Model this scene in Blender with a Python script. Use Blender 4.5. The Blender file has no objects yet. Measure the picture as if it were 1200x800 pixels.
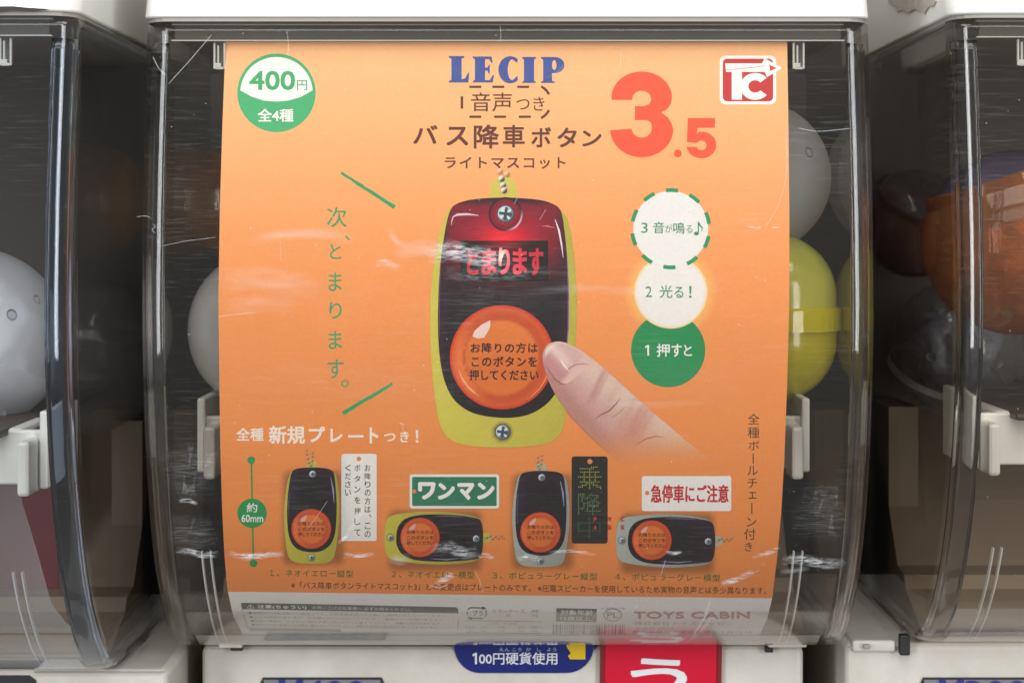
import bpy, bmesh, math, random
from mathutils import Vector, Matrix
from mathutils.geometry import delaunay_2d_cdt

random.seed(7)
scene = bpy.context.scene
COL = scene.collection

# ------------------------------------------------------------------ camera
D = 0.60                  # camera to the front of the case, metres
F = D / 0.00028           # focal length in photo pixels (photo is 1200 px wide)
CX, CY = 600.0, 270.0     # where the level line of sight meets the photo
H = 1.20                  # height of the lens above the floor

cam_d = bpy.data.cameras.new('camera')
cam = bpy.data.objects.new('camera', cam_d)
COL.objects.link(cam)
cam.location = (0, -D, H)
cam.rotation_euler = (math.radians(90), 0, 0)
cam_d.sensor_width = 36
cam_d.lens = 36 * F / 1200
cam_d.shift_y = -(400 - CY) / 1200
cam_d.clip_start = 0.01
cam_d.clip_end = 50
cam_d.dof.use_dof = True
cam_d.dof.focus_distance = D + 0.004
cam_d.dof.aperture_fstop = 20
scene.camera = cam

# ------------------------------------------------------------------ light
world = bpy.data.worlds.new('World')
scene.world = world
world.use_nodes = True
bgn = world.node_tree.nodes['Background']
bgn.inputs[0].default_value = (1.0, 0.96, 0.91, 1)
bgn.inputs[1].default_value = 0.26

def area(name, loc, target, sx, sy, power, color):
    l = bpy.data.lights.new(name, 'AREA')
    l.shape = 'RECTANGLE'; l.size = sx; l.size_y = sy
    l.energy = power; l.color = color
    o = bpy.data.objects.new(name, l); COL.objects.link(o)
    o.location = loc
    o.rotation_euler = (Vector(target) - Vector(loc)).to_track_quat('-Z', 'Y').to_euler()
    return o

area('ceiling_light', (0.0, -0.62, H + 1.15), (0, 0.02, H), 1.6, 0.5, 20, (0.96, 0.98, 1.0))
area('ceiling_light', (0.0, -1.75, H + 1.30), (0, 0.02, H), 2.4, 0.6, 20, (0.96, 0.98, 1.0))
area('window_light', (-1.35, -1.75, H + 0.25), (0, 0, H), 0.5, 1.6, 27, (0.92, 0.965, 1.0))
area('window_light', (1.35, -1.75, H + 0.25), (0, 0, H), 0.5, 1.6, 27, (0.92, 0.965, 1.0))

vs = scene.view_settings
vs.view_transform = 'Standard'; vs.look = 'None'; vs.gamma = 1; vs.exposure = -0.12
vs.use_curve_mapping = False
scene.render.engine = 'CYCLES'
cy = scene.cycles
cy.max_bounces = 8; cy.transmission_bounces = 6; cy.transparent_max_bounces = 32
cy.diffuse_bounces = 3; cy.glossy_bounces = 3
cy.caustics_reflective = False; cy.caustics_refractive = False
cy.sample_clamp_indirect = 4
cy.use_denoising = True
cy.use_adaptive_sampling = True; cy.adaptive_threshold = 0.02

# ------------------------------------------------------------------ helpers
def px(x, y, depth):
    """point seen at photo pixel (x, y), `depth` metres behind the case front"""
    s = (D + depth) / F
    return Vector(((x - CX) * s, depth, H + (CY - y) * s))

def lin(c):
    out = []
    for v in c[:3]:
        v = max(0.0, min(1.0, v / 255.0))
        out.append(v / 12.92 if v <= 0.04045 else ((v + 0.055) / 1.055) ** 2.4)
    return tuple(out)

def lerp(a, b, t):
    return tuple(a[i] + (b[i] - a[i]) * t for i in range(3))

def sm(a, b, x):
    t = max(0.0, min(1.0, (x - a) / (b - a)))
    return t * t * (3 - 2 * t)

# ------------------------------------------------------------------ materials
def mat(name):
    m = bpy.data.materials.new(name); m.use_nodes = True
    nt = m.node_tree
    for n in list(nt.nodes): nt.nodes.remove(n)
    out = nt.nodes.new('ShaderNodeOutputMaterial')
    return m, nt, out

def N(nt, typ, **kw):
    n = nt.nodes.new(typ)
    for k, v in kw.items():
        if k == 'inp':
            for i, val in v.items(): n.inputs[i].default_value = val
        else: setattr(n, k, v)
    return n

def noise(nt, scale, detail=4, stretch=None, rough=0.55):
    tc = N(nt, 'ShaderNodeTexCoord')
    mp = N(nt, 'ShaderNodeMapping')
    if stretch: mp.inputs['Scale'].default_value = stretch
    nt.links.new(tc.outputs['Object'], mp.inputs[0])
    n = N(nt, 'ShaderNodeTexNoise', inp={'Scale': scale, 'Detail': detail, 'Roughness': rough})
    nt.links.new(mp.outputs[0], n.inputs['Vector'])
    return n

def ramp(nt, src, stops):
    r = N(nt, 'ShaderNodeValToRGB')
    e = r.color_ramp.elements
    while len(e) < len(stops): e.new(0.5)
    for el, (p, c) in zip(e, stops):
        el.position = p
        el.color = (c, c, c, 1) if isinstance(c, (int, float)) else (*c, 1)
    nt.links.new(src, r.inputs[0])
    return r

def plastic(name, rgb, rough=0.4, dirt=0.25, dirt_rgb=None, scale=40, bump=0.02, spec=0.5):
    m, nt, out = mat(name)
    b = N(nt, 'ShaderNodeBsdfPrincipled')
    b.inputs['Roughness'].default_value = rough
    b.inputs['Specular IOR Level'].default_value = spec
    n = noise(nt, scale, 6, rough=0.65)
    d = dirt_rgb or tuple(v * 0.7 for v in rgb)
    r = ramp(nt, n.outputs['Fac'], [(0.3, tuple(rgb[i] * (1 - dirt) + d[i] * dirt for i in range(3))), (0.62, rgb)])
    nt.links.new(r.outputs[0], b.inputs['Base Color'])
    bp = N(nt, 'ShaderNodeBump', inp={'Strength': bump, 'Distance': 0.001})
    n2 = noise(nt, 900, 2)
    nt.links.new(n2.outputs['Fac'], bp.inputs['Height'])
    nt.links.new(bp.outputs[0], b.inputs['Normal'])
    nt.links.new(b.outputs[0], out.inputs[0])
    return m

def clear(name, tint, rough=0.03, haze=0.02, streak=0.10, ior=1.49, wave=0.0, haze_rgb=(0.9, 0.9, 0.88)):
    """clear plastic: Fresnel reflection over a tinted see-through body, with fine scuffs that catch light"""
    m, nt, out = mat(name)
    tr = N(nt, 'ShaderNodeBsdfTransparent'); tr.inputs[0].default_value = (*tint, 1)
    gl = N(nt, 'ShaderNodeBsdfGlossy'); gl.inputs['Roughness'].default_value = rough
    gl.inputs[0].default_value = (1, 1, 1, 1)
    lw = N(nt, 'ShaderNodeLayerWeight'); lw.inputs[0].default_value = 0.5
    pw = N(nt, 'ShaderNodeMath', operation='POWER'); pw.inputs[1].default_value = 5.0
    nt.links.new(lw.outputs['Facing'], pw.inputs[0])
    f0 = ((ior - 1) / (ior + 1)) ** 2
    fr = N(nt, 'ShaderNodeMath', operation='MULTIPLY_ADD'); fr.inputs[1].default_value = (1 - f0) * 0.8; fr.inputs[2].default_value = f0
    nt.links.new(pw.outputs[0], fr.inputs[0])
    mx = N(nt, 'ShaderNodeMixShader')
    nt.links.new(fr.outputs[0], mx.inputs[0]); nt.links.new(tr.outputs[0], mx.inputs[1]); nt.links.new(gl.outputs[0], mx.inputs[2])
    df = N(nt, 'ShaderNodeBsdfDiffuse'); df.inputs[0].default_value = (*haze_rgb, 1)
    if streak == 0:      # plain pieces: even haze, no scuffs
        mx2 = N(nt, 'ShaderNodeMixShader'); mx2.inputs[0].default_value = haze
        nt.links.new(mx.outputs[0], mx2.inputs[1]); nt.links.new(df.outputs[0], mx2.inputs[2])
        nt.links.new(mx2.outputs[0], out.inputs[0])
        return m
    a = noise(nt, 1.0, 3, (70, 70, 1600), 0.7)
    b = noise(nt, 22, 1)
    ra = ramp(nt, a.outputs['Fac'], [(0.54, 0.0), (0.74, 1.0)])
    rb = ramp(nt, b.outputs['Fac'], [(0.40, 0.15), (0.72, 1.0)])
    mu = N(nt, 'ShaderNodeMath', operation='MULTIPLY')
    nt.links.new(ra.outputs[0], mu.inputs[0]); nt.links.new(rb.outputs[0], mu.inputs[1])
    sc = N(nt, 'ShaderNodeMath', operation='MULTIPLY_ADD'); sc.inputs[1].default_value = streak; sc.inputs[2].default_value = haze
    nt.links.new(mu.outputs[0], sc.inputs[0])
    dn = N(nt, 'ShaderNodeTexVoronoi', inp={'Scale': 190.0})
    tc = N(nt, 'ShaderNodeTexCoord'); nt.links.new(tc.outputs['Object'], dn.inputs['Vector'])
    rd = ramp(nt, dn.outputs['Distance'], [(0.02, 0.35), (0.05, 0.0)])
    ad = N(nt, 'ShaderNodeMath', operation='ADD'); ad.use_clamp = True
    nt.links.new(sc.outputs[0], ad.inputs[0])
    nt.links.new(rd.outputs[0], ad.inputs[1])
    mx2 = N(nt, 'ShaderNodeMixShader')
    nt.links.new(ad.outputs[0], mx2.inputs[0]); nt.links.new(mx.outputs[0], mx2.inputs[1]); nt.links.new(df.outputs[0], mx2.inputs[2])
    if wave:
        w = noise(nt, 18, 2)
        bp = N(nt, 'ShaderNodeBump', inp={'Strength': wave, 'Distance': 0.004})
        nt.links.new(w.outputs['Fac'], bp.inputs['Height'])
        nt.links.new(bp.outputs[0], gl.inputs['Normal'])
    nt.links.new(mx2.outputs[0], out.inputs[0])
    return m

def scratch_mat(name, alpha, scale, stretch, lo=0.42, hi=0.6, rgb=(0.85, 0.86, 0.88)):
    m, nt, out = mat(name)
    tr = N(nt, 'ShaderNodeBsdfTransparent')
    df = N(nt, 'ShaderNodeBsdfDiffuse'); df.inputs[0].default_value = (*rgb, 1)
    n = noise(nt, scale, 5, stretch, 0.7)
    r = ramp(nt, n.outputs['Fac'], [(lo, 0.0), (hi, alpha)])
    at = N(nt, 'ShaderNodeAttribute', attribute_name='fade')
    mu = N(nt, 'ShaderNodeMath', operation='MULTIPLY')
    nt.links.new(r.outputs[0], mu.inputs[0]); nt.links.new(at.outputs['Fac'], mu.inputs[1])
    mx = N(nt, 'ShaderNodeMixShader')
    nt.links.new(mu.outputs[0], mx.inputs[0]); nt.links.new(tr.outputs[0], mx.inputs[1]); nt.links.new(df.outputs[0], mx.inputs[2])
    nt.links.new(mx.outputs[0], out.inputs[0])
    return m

def print_mat():
    m, nt, out = mat('printed_paper')
    b = N(nt, 'ShaderNodeBsdfPrincipled')
    at = N(nt, 'ShaderNodeAttribute', attribute_name='ink')
    n = noise(nt, 900, 3)
    r = ramp(nt, n.outputs['Fac'], [(0.3, 0.955), (0.7, 1.02)])
    mx = N(nt, 'ShaderNodeMix', data_type='RGBA', blend_type='MULTIPLY'); mx.inputs[0].default_value = 1
    nt.links.new(at.outputs['Color'], mx.inputs[6]); nt.links.new(r.outputs[0], mx.inputs[7])
    nt.links.new(mx.outputs[2], b.inputs['Base Color'])
    b.inputs['Roughness'].default_value = 0.42
    b.inputs['Specular IOR Level'].default_value = 0.35
    w = noise(nt, 9, 3)
    bp = N(nt, 'ShaderNodeBump', inp={'Strength': 0.25, 'Distance': 0.004})
    nt.links.new(w.outputs['Fac'], bp.inputs['Height']); nt.links.new(bp.outputs[0], b.inputs['Normal'])
    nt.links.new(b.outputs[0], out.inputs[0])
    return m

M = {}
M['ink'] = print_mat()
M['ivory'] = plastic('ivory_plastic', (0.64, 0.605, 0.55), 0.42, 0.60, (0.42, 0.36, 0.28), 26)
M['ivory_lid'] = plastic('ivory_lid_plastic', (0.83, 0.81, 0.76), 0.4, 0.15, (0.6, 0.56, 0.48), 20)
M['hopper'] = plastic('beige_hopper_plastic', (0.30, 0.225, 0.155), 0.5, 0.4, (0.2, 0.16, 0.12), 18)
M['bracket'] = plastic('milky_white_plastic', (0.74, 0.74, 0.70), 0.35, 0.15)
M['dark'] = plastic('dark_brown_plastic', (0.052, 0.037, 0.026), 0.5, 0.3)
M['wall'] = plastic('dark_wall_paint', (0.035, 0.030, 0.028), 0.7, 0.3)
M['black'] = plastic('black_rubber', (0.015, 0.015, 0.016), 0.5, 0.2)
M['rim'] = plastic('grey_gasket', (0.33, 0.30, 0.27), 0.5, 0.3)
M['case'] = clear('clear_case_plastic', (0.93, 0.905, 0.87), 0.04, 0.005, 0.07, wave=0.10)
M['case_blue'] = clear('clear_bluish_case_plastic', (0.90, 0.915, 0.94), 0.04, 0.003, 0.04, wave=0.10)
M['case_inner'] = clear('clear_case_inner_face', (0.97, 0.955, 0.93), 0.05, 0.0, 0.0)
M['clear_part'] = clear('clear_moulded_plastic', (0.80, 0.80, 0.79), 0.12, 0.06, 0.0)
def glass_mat(name, tint):
    m, nt, out = mat(name)
    b = N(nt, 'ShaderNodeBsdfPrincipled')
    b.inputs['Transmission Weight'].default_value = 1.0; b.inputs['Roughness'].default_value = 0.06
    b.inputs['IOR'].default_value = 1.45; b.inputs['Base Color'].default_value = (*tint, 1)
    n = noise(nt, 60, 2)
    bp = N(nt, 'ShaderNodeBump', inp={'Strength': 0.15, 'Distance': 0.002}); nt.links.new(n.outputs['Fac'], bp.inputs['Height']); nt.links.new(bp.outputs[0], b.inputs['Normal'])
    nt.links.new(b.outputs[0], out.inputs[0])
    return m
M['corner'] = glass_mat('solid_clear_corner', (0.62, 0.63, 0.65))
M['corner_blue'] = glass_mat('solid_bluish_corner', (0.42, 0.53, 0.70))
M['clear_edge'] = clear('clear_moulded_edge', (0.8, 0.8, 0.8), 0.15, 0.55, 0.0)
M['clear_rim'] = clear('greyish_clear_rim', (0.6, 0.6, 0.58), 0.15, 0.35, 0.0, haze_rgb=(0.55, 0.53, 0.5))
M['clear_low'] = clear('lower_reflection_haze', (0.95, 0.945, 0.94), 0.08, 0.045, 0.0)  # whitish haze that paints a reflection into the curved bottom
M['clear_lip'] = clear('hazy_clear_lip', (0.85, 0.84, 0.82), 0.2, 0.30, 0.0)
M['film_sheet'] = clear('hazy_plastic_film', (0.88, 0.88, 0.89), 0.12, 0.10, 0.0)
M['scuff_and_sheen'] = scratch_mat('white_scuff_and_sheen', 0.62, 1.0, (260, 260, 1500))
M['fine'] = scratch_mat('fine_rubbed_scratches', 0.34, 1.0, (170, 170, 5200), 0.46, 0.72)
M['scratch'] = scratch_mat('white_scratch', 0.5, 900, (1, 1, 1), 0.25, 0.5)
M['smear_and_sheen'] = scratch_mat('smear_and_painted_sheen', 0.24, 1.0, (60, 60, 500), 0.25, 0.8)  # pale marks, many of them painting a soft reflection onto the cover
M['sticker_blue'] = plastic('blue_sticker_print', (0.012, 0.020, 0.165), 0.3, 0.2)
M['sticker_yellow'] = plastic('yellow_sticker_print', (0.75, 0.50, 0.02), 0.3, 0.1)
M['sticker_white'] = plastic('white_sticker_print', (0.75, 0.75, 0.76), 0.35, 0.1)
M['sticker_ltblue'] = plastic('light_blue_sticker_print', (0.35, 0.50, 0.72), 0.35, 0.1)
M['sign_red'] = plastic('red_plastic_sheet', (0.62, 0.008, 0.035), 0.25, 0.2)
M['sign_edge'] = plastic('dark_red_plastic_edge', (0.20, 0.02, 0.02), 0.3, 0.3)
M['plate_blue'] = plastic('dark_blue_print', (0.03, 0.03, 0.20), 0.35, 0.2)
M['plate_grey'] = plastic('grey_plate', (0.20, 0.20, 0.22), 0.35, 0.2)
M['torn_paper'] = plastic('torn_sticker_paper', (0.55, 0.50, 0.44), 0.8, 0.6, (0.3, 0.25, 0.2), 160, 0.3)
M['black_mark'] = plastic('black_marker_smear', (0.02, 0.018, 0.018), 0.6, 0.2)
M['red_sheet'] = plastic('dark_red_card', (0.15, 0.005, 0.018), 0.5, 0.3)

def capsule_mat(name, rgb, trans=0.35, rough=0.25):
    """semi-clear tinted polypropylene"""
    m, nt, out = mat(name)
    b = N(nt, 'ShaderNodeBsdfPrincipled')
    n = noise(nt, 45, 4)
    r = ramp(nt, n.outputs['Fac'], [(0.3, tuple(v * 0.8 for v in rgb)), (0.7, rgb)])
    nt.links.new(r.outputs[0], b.inputs['Base Color'])
    b.inputs['Roughness'].default_value = rough
    b.inputs['Coat Weight'].default_value = 1.0; b.inputs['Coat Roughness'].default_value = 0.05
    tl = N(nt, 'ShaderNodeBsdfTranslucent'); nt.links.new(r.outputs[0], tl.inputs[0])
    mx = N(nt, 'ShaderNodeMixShader'); mx.inputs[0].default_value = 0.35
    nt.links.new(b.outputs[0], mx.inputs[1]); nt.links.new(tl.outputs[0], mx.inputs[2])
    tr = N(nt, 'ShaderNodeBsdfTransparent'); tr.inputs[0].default_value = (*[min(1, v ** 0.5) for v in rgb], 1)
    mx2 = N(nt, 'ShaderNodeMixShader'); mx2.inputs[0].default_value = trans
    nt.links.new(mx.outputs[0], mx2.inputs[1]); nt.links.new(tr.outputs[0], mx2.inputs[2])
    nt.links.new(mx2.outputs[0], out.inputs[0])
    return m

M['cap_white'] = capsule_mat('milky_capsule', (0.90, 0.91, 0.95), 0.05, 0.16)
M['cap_clear'] = clear('smoky_clear_capsule', (0.80, 0.80, 0.80), 0.10, 0.34, 0.0, haze_rgb=(0.92, 0.93, 0.96))
M['cap_frost'] = clear('frosted_clear_capsule', (0.80, 0.80, 0.82), 0.08, 0.42, 0.0, haze_rgb=(0.92, 0.93, 0.96))
M['cap_dim'] = clear('dim_grey_capsule', (0.75, 0.74, 0.74), 0.1, 0.24, 0.0, haze_rgb=(0.6, 0.58, 0.58))
M['cap_smoke'] = clear('dark_smoky_capsule', (0.70, 0.69, 0.69), 0.06, 0.10, 0.0, haze_rgb=(0.6, 0.6, 0.64))
M['cap_yellow'] = capsule_mat('yellow_capsule', (0.88, 0.80, 0.03), 0.06, 0.14)
M['cap_yellow_top'] = capsule_mat('pale_yellow_capsule', (0.84, 0.84, 0.15), 0.08, 0.14)
M['cap_orange'] = capsule_mat('orange_capsule', (0.60, 0.24, 0.08), 0.55, 0.10)
M['cap_brown'] = capsule_mat('brown_orange_capsule', (0.40, 0.17, 0.03), 0.25, 0.25)
M['cap_violet'] = capsule_mat('violet_capsule', (0.16, 0.13, 0.26), 0.35, 0.15)
M['cap_red'] = capsule_mat('dull_red_capsule', (0.20, 0.07, 0.06), 0.2, 0.15)
M['foil'] = plastic('crumpled_orange_film', (0.68, 0.30, 0.12), 0.12, 0.6, (0.3, 0.08, 0.02), 200, 1.0, 1.0)
M['prize_mix'] = plastic('blue_and_white_prize_print', (0.40, 0.42, 0.50), 0.3, 0.95, (0.03, 0.04, 0.16), 70, 0.1)
M['white_film'] = plastic('crumpled_clear_film', (0.85, 0.87, 0.92), 0.12, 0.6, (0.35, 0.37, 0.42), 120, 0.5, 1.0)

# ------------------------------------------------------------------ objects
def link(name, mesh, parent=None, material=None, loc=None):
    o = bpy.data.objects.new(name, mesh)
    COL.objects.link(o)
    if material and mesh: mesh.materials.append(material)
    if parent: o.parent = parent
    if loc is not None: o.location = loc
    return o

def tag(o, label, cat, group=None, kind=None):
    if label: o['label'] = label
    if cat: o['category'] = cat
    if group: o['group'] = group
    if kind: o['kind'] = kind
    return o

def empty(name, loc):
    o = bpy.data.objects.new(name, None); COL.objects.link(o)
    o.location = loc; o.empty_display_size = 0.02
    return o

def bm_mesh(name, bm, smooth=False):
    me = bpy.data.meshes.new(name)
    if smooth:
        for f in bm.faces: f.smooth = True
    bm.to_mesh(me); bm.free()
    return me

def add_box(bm, x0, x1, y0, y1, z0, z1, bev=0.0, seg=2):
    r = bmesh.ops.create_cube(bm, size=1)
    vv = r['verts']
    for v in vv:
        v.co = Vector(((x0 + x1) / 2 + v.co.x * (x1 - x0), (y0 + y1) / 2 + v.co.y * (y1 - y0), (z0 + z1) / 2 + v.co.z * (z1 - z0)))
    if bev:
        es = list({e for v in vv for e in v.link_edges})
        bmesh.ops.bevel(bm, geom=es, offset=bev, segments=seg, profile=0.5, affect='EDGES')

def box(name, parent, material, x0, x1, y0, y1, z0, z1, bev=0.0, seg=3):
    bm = bmesh.new(); add_box(bm, x0, x1, y0, y1, z0, z1, bev, seg)
    me = bm_mesh(name, bm, False)
    if bev:
        for p in me.polygons: p.use_smooth = p.area < 4 * bev * max(x1 - x0, y1 - y0, z1 - z0) * 0.1
    return link(name, me, parent, material)

# ---- profile of the case front: photo row -> depth behind the foremost line
PROF = [(20, .0104), (60, .0088), (100, .0070), (150, .0049), (200, .0030), (250, .0015), (300, .0005), (340, 0.0), (380, .0001), (430, .0012),
        (480, .0032), (530, .0062), (580, .0107), (620, .0153), (660, .0217), (690, .0283), (710, .0343), (725, .0398), (737, .0455), (746, .0510), (753, .0575), (758, .064), (764, .075)]
def _tang():
    n = len(PROF); t = []
    for i in range(n):
        a = PROF[max(0, i - 1)]; b = PROF[min(n - 1, i + 1)]
        t.append((b[1] - a[1]) / (b[0] - a[0]))
    return t
_T = _tang()
def prof(y):
    if y <= PROF[0][0]: return PROF[0][1] + (y - PROF[0][0]) * _T[0]
    for i in range(len(PROF) - 1):
        a, b = PROF[i], PROF[i + 1]
        if y <= b[0]:
            h = b[0] - a[0]; s = (y - a[0]) / h
            return ((2*s**3 - 3*s**2 + 1) * a[1] + (s**3 - 2*s**2 + s) * h * _T[i] + (-2*s**3 + 3*s**2) * b[1] + (s**3 - s**2) * h * _T[i + 1])
    return PROF[-1][1]

# ================================================================== the wall behind
tag(box('wall', None, M['wall'], -0.7, 0.7, 0.27, 0.29, H - 0.45, H + 0.4), None, None, kind='structure')

# ================================================================== capsule machines
WH = 0.1209              # half width of a case
XC = -0.0014             # its middle
YB = 0.205               # depth of its back

def case_mesh():
    """clear cover: curved front, rounded upright corners, side walls"""
    rows = []
    y = 27.0
    while y <= 755.5:
        d = prof(y) - 0.0036
        rows.append((px(0, y, d).z - H, d))
        y += 10 if y < 560 else 4
    zl, dl = rows[-1]
    rows.append((zl - 0.0006, dl + 0.006)); rows.append((zl - 0.0006, dl + 0.020))
    R = 0.0085
    verts, faces = [], []
    plan_n = 0
    for z, g in rows:
        pts = [(-WH, YB), (-WH, YB * 0.6), (-WH, g + 0.05 if g + 0.05 < YB * 0.55 else YB * 0.5), (-WH, g + R + 0.001)]
        for k in range(7):
            a = math.pi + k / 6 * math.pi / 2
            pts.append((-WH + R + R * math.cos(a), g + R + R * math.sin(a)))
        for k in range(1, 10):
            pts.append((-WH + R + k / 10 * (2 * WH - 2 * R), g))
        for k in range(7):
            a = 1.5 * math.pi + k / 6 * math.pi / 2
            pts.append((WH - R + R * math.cos(a), g + R + R * math.sin(a)))
        pts += [(WH, g + R + 0.001), (WH, g + 0.05 if g + 0.05 < YB * 0.55 else YB * 0.5), (WH, YB * 0.6), (WH, YB)]
        plan_n = len(pts)
        verts += [(p[0], p[1], z) for p in pts]
    for r in range(len(rows) - 1):
        for c in range(plan_n - 1):
            a = r * plan_n + c
            faces.append((a, a + plan_n, a + plan_n + 1, a + 1))
    me = bpy.data.meshes.new('case'); me.from_pydata(verts, [], faces)
    for p in me.polygons: p.use_smooth = True
    return me
CASE_ME = case_mesh()
CASE_ME_B = CASE_ME.copy()
CASE_ME.materials.append(M['case']); CASE_ME_B.materials.append(M['case_blue'])
for me_ in (CASE_ME, CASE_ME_B): me_.materials.append(M['case_inner'])

def strip_mesh(name, x0, x1, y0, y1, front, thick, step=8, bev=0.0):
    """a solid strip that follows the case front between photo rows y0..y1; x0, x1 in machine metres; `front` metres behind the outer face"""
    bm = bmesh.new()
    n = max(1, int(abs(y1 - y0) / step))
    ring = []
    for i in range(n + 1):
        y = y0 + (y1 - y0) * i / n
        d = prof(y) - 0.0036 + front
        z = px(0, y, d).z - H
        ring.append([bm.verts.new((x0, d, z)), bm.verts.new((x1, d, z)), bm.verts.new((x1, d + thick, z)), bm.verts.new((x0, d + thick, z))])
    for i in range(n):
        for k in range(4):
            bm.faces.new((ring[i][k], ring[i][(k + 1) % 4], ring[i + 1][(k + 1) % 4], ring[i + 1][k]))
    bm.faces.new(ring[0][::-1]); bm.faces.new(ring[-1])
    bmesh.ops.recalc_face_normals(bm, faces=bm.faces)
    if bev: bmesh.ops.bevel(bm, geom=list(bm.edges), offset=bev, segments=1, affect='EDGES')
    return bm_mesh(name, bm)

def lx(xpix, depth):     # photo column on the middle machine -> machine metres
    return (xpix - CX) * (D + depth) / F - XC
def lz(ypix, depth):     # photo row -> height above the machine's origin
    return (CY - ypix) * (D + depth) / F

def prism(name, parent, material, pts_xz, y0, y1, bev=0.0):
    """outline in x,z extruded from y0 to y1"""
    bm = bmesh.new()
    f = [bm.verts.new((x, y0, z)) for x, z in pts_xz]
    b = [bm.verts.new((x, y1, z)) for x, z in pts_xz]
    n = len(f)
    bm.faces.new(f); bm.faces.new(b[::-1])
    for i in range(n): bm.faces.new((f[i], b[i], b[(i + 1) % n], f[(i + 1) % n]))
    bmesh.ops.recalc_face_normals(bm, faces=bm.faces)
    if bev: bmesh.ops.bevel(bm, geom=list(bm.edges), offset=bev, segments=2, affect='EDGES')
    return link(name, bm_mesh(name, bm), parent, material)

def lid_mesh():
    """white top cover: rounded plan, thin grey lower rim is a part of its own"""
    bm = bmesh.new()
    z0, z1 = lz(21.0, 0.004), lz(-150, 0.004)
    add_box(bm, -WH - 0.0003, WH - 0.0003, 0.0035, YB + 0.01, z0, z1)
    es = [e for e in bm.edges if abs(e.verts[0].co.z - e.verts[1].co.z) > 0.01]
    bmesh.ops.bevel(bm, geom=es, offset=0.009, segments=5, profile=0.5, affect='EDGES')
    for v in bm.verts:
        if v.co.z > z0 + 0.001 and v.co.y < 0.1: v.co.y += 0.022
    es = [e for e in bm.edges if abs(e.verts[0].co.z - z0) < 1e-5 and abs(e.verts[1].co.z - z0) < 1e-5]
    bmesh.ops.bevel(bm, geom=es, offset=0.0010, segments=3, profile=0.5, affect='EDGES')
    me = bm_mesh('lid', bm, True)
    return me
LID_ME = lid_mesh(); LID_ME.materials.append(M['ivory_lid'])
for p in LID_ME.polygons: p.use_smooth = p.area < 4e-4

def rim_mesh():
    bm = bmesh.new()
    add_box(bm, -WH + 0.0006, WH - 0.0012, 0.0042, YB + 0.008, lz(25.2, 0.004), lz(21.2, 0.004))
    es = [e for e in bm.edges if abs(e.verts[0].co.z - e.verts[1].co.z) > 0.0005]
    bmesh.ops.bevel(bm, geom=es, offset=0.009, segments=5, profile=0.5, affect='EDGES')
    return bm_mesh('lid_rim', bm)
RIM_ME = rim_mesh(); RIM_ME.materials.append(M['rim'])

def corner_mesh(side):
    """the thick moulded upright corner of the clear cover"""
    bm = bmesh.new(); rings = []
    y = 50.0
    while y <= 752:
        d = prof(y) - 0.0036; z = px(0, y, d).z - H
        ring = []
        for k in range(7):
            a = math.pi + (k / 6) * math.pi / 2
            ring.append((-WH + 0.0085 + 0.0072 * math.cos(a), d + 0.0085 + 0.0072 * math.sin(a)))
        for k in range(6, -1, -1):
            a = math.pi + (k / 6) * math.pi / 2
            ring.append((-WH + 0.0085 + 0.0052 * math.cos(a), d + 0.0085 + 0.0052 * math.sin(a)))
        rings.append([bm.verts.new((-side * x, yy, z)) for x, yy in ring])
        y += 12 if y < 560 else 5
    n = len(rings[0])
    for a, c in zip(rings, rings[1:]):
        for i in range(n): bm.faces.new((a[i], a[(i + 1) % n], c[(i + 1) % n], c[i]))
    bm.faces.new(rings[0]); bm.faces.new(rings[-1])
    bmesh.ops.recalc_face_normals(bm, faces=bm.faces)
    me = bm_mesh('corner_post', bm, True); me.materials.append(M['corner'])
    return me
CORNER_ME = [corner_mesh(-1), corner_mesh(1)]
CORNER_BLUE = [m_.copy() for m_ in CORNER_ME]
for m_ in CORNER_BLUE: m_.materials[0] = M['corner_blue']

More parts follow.
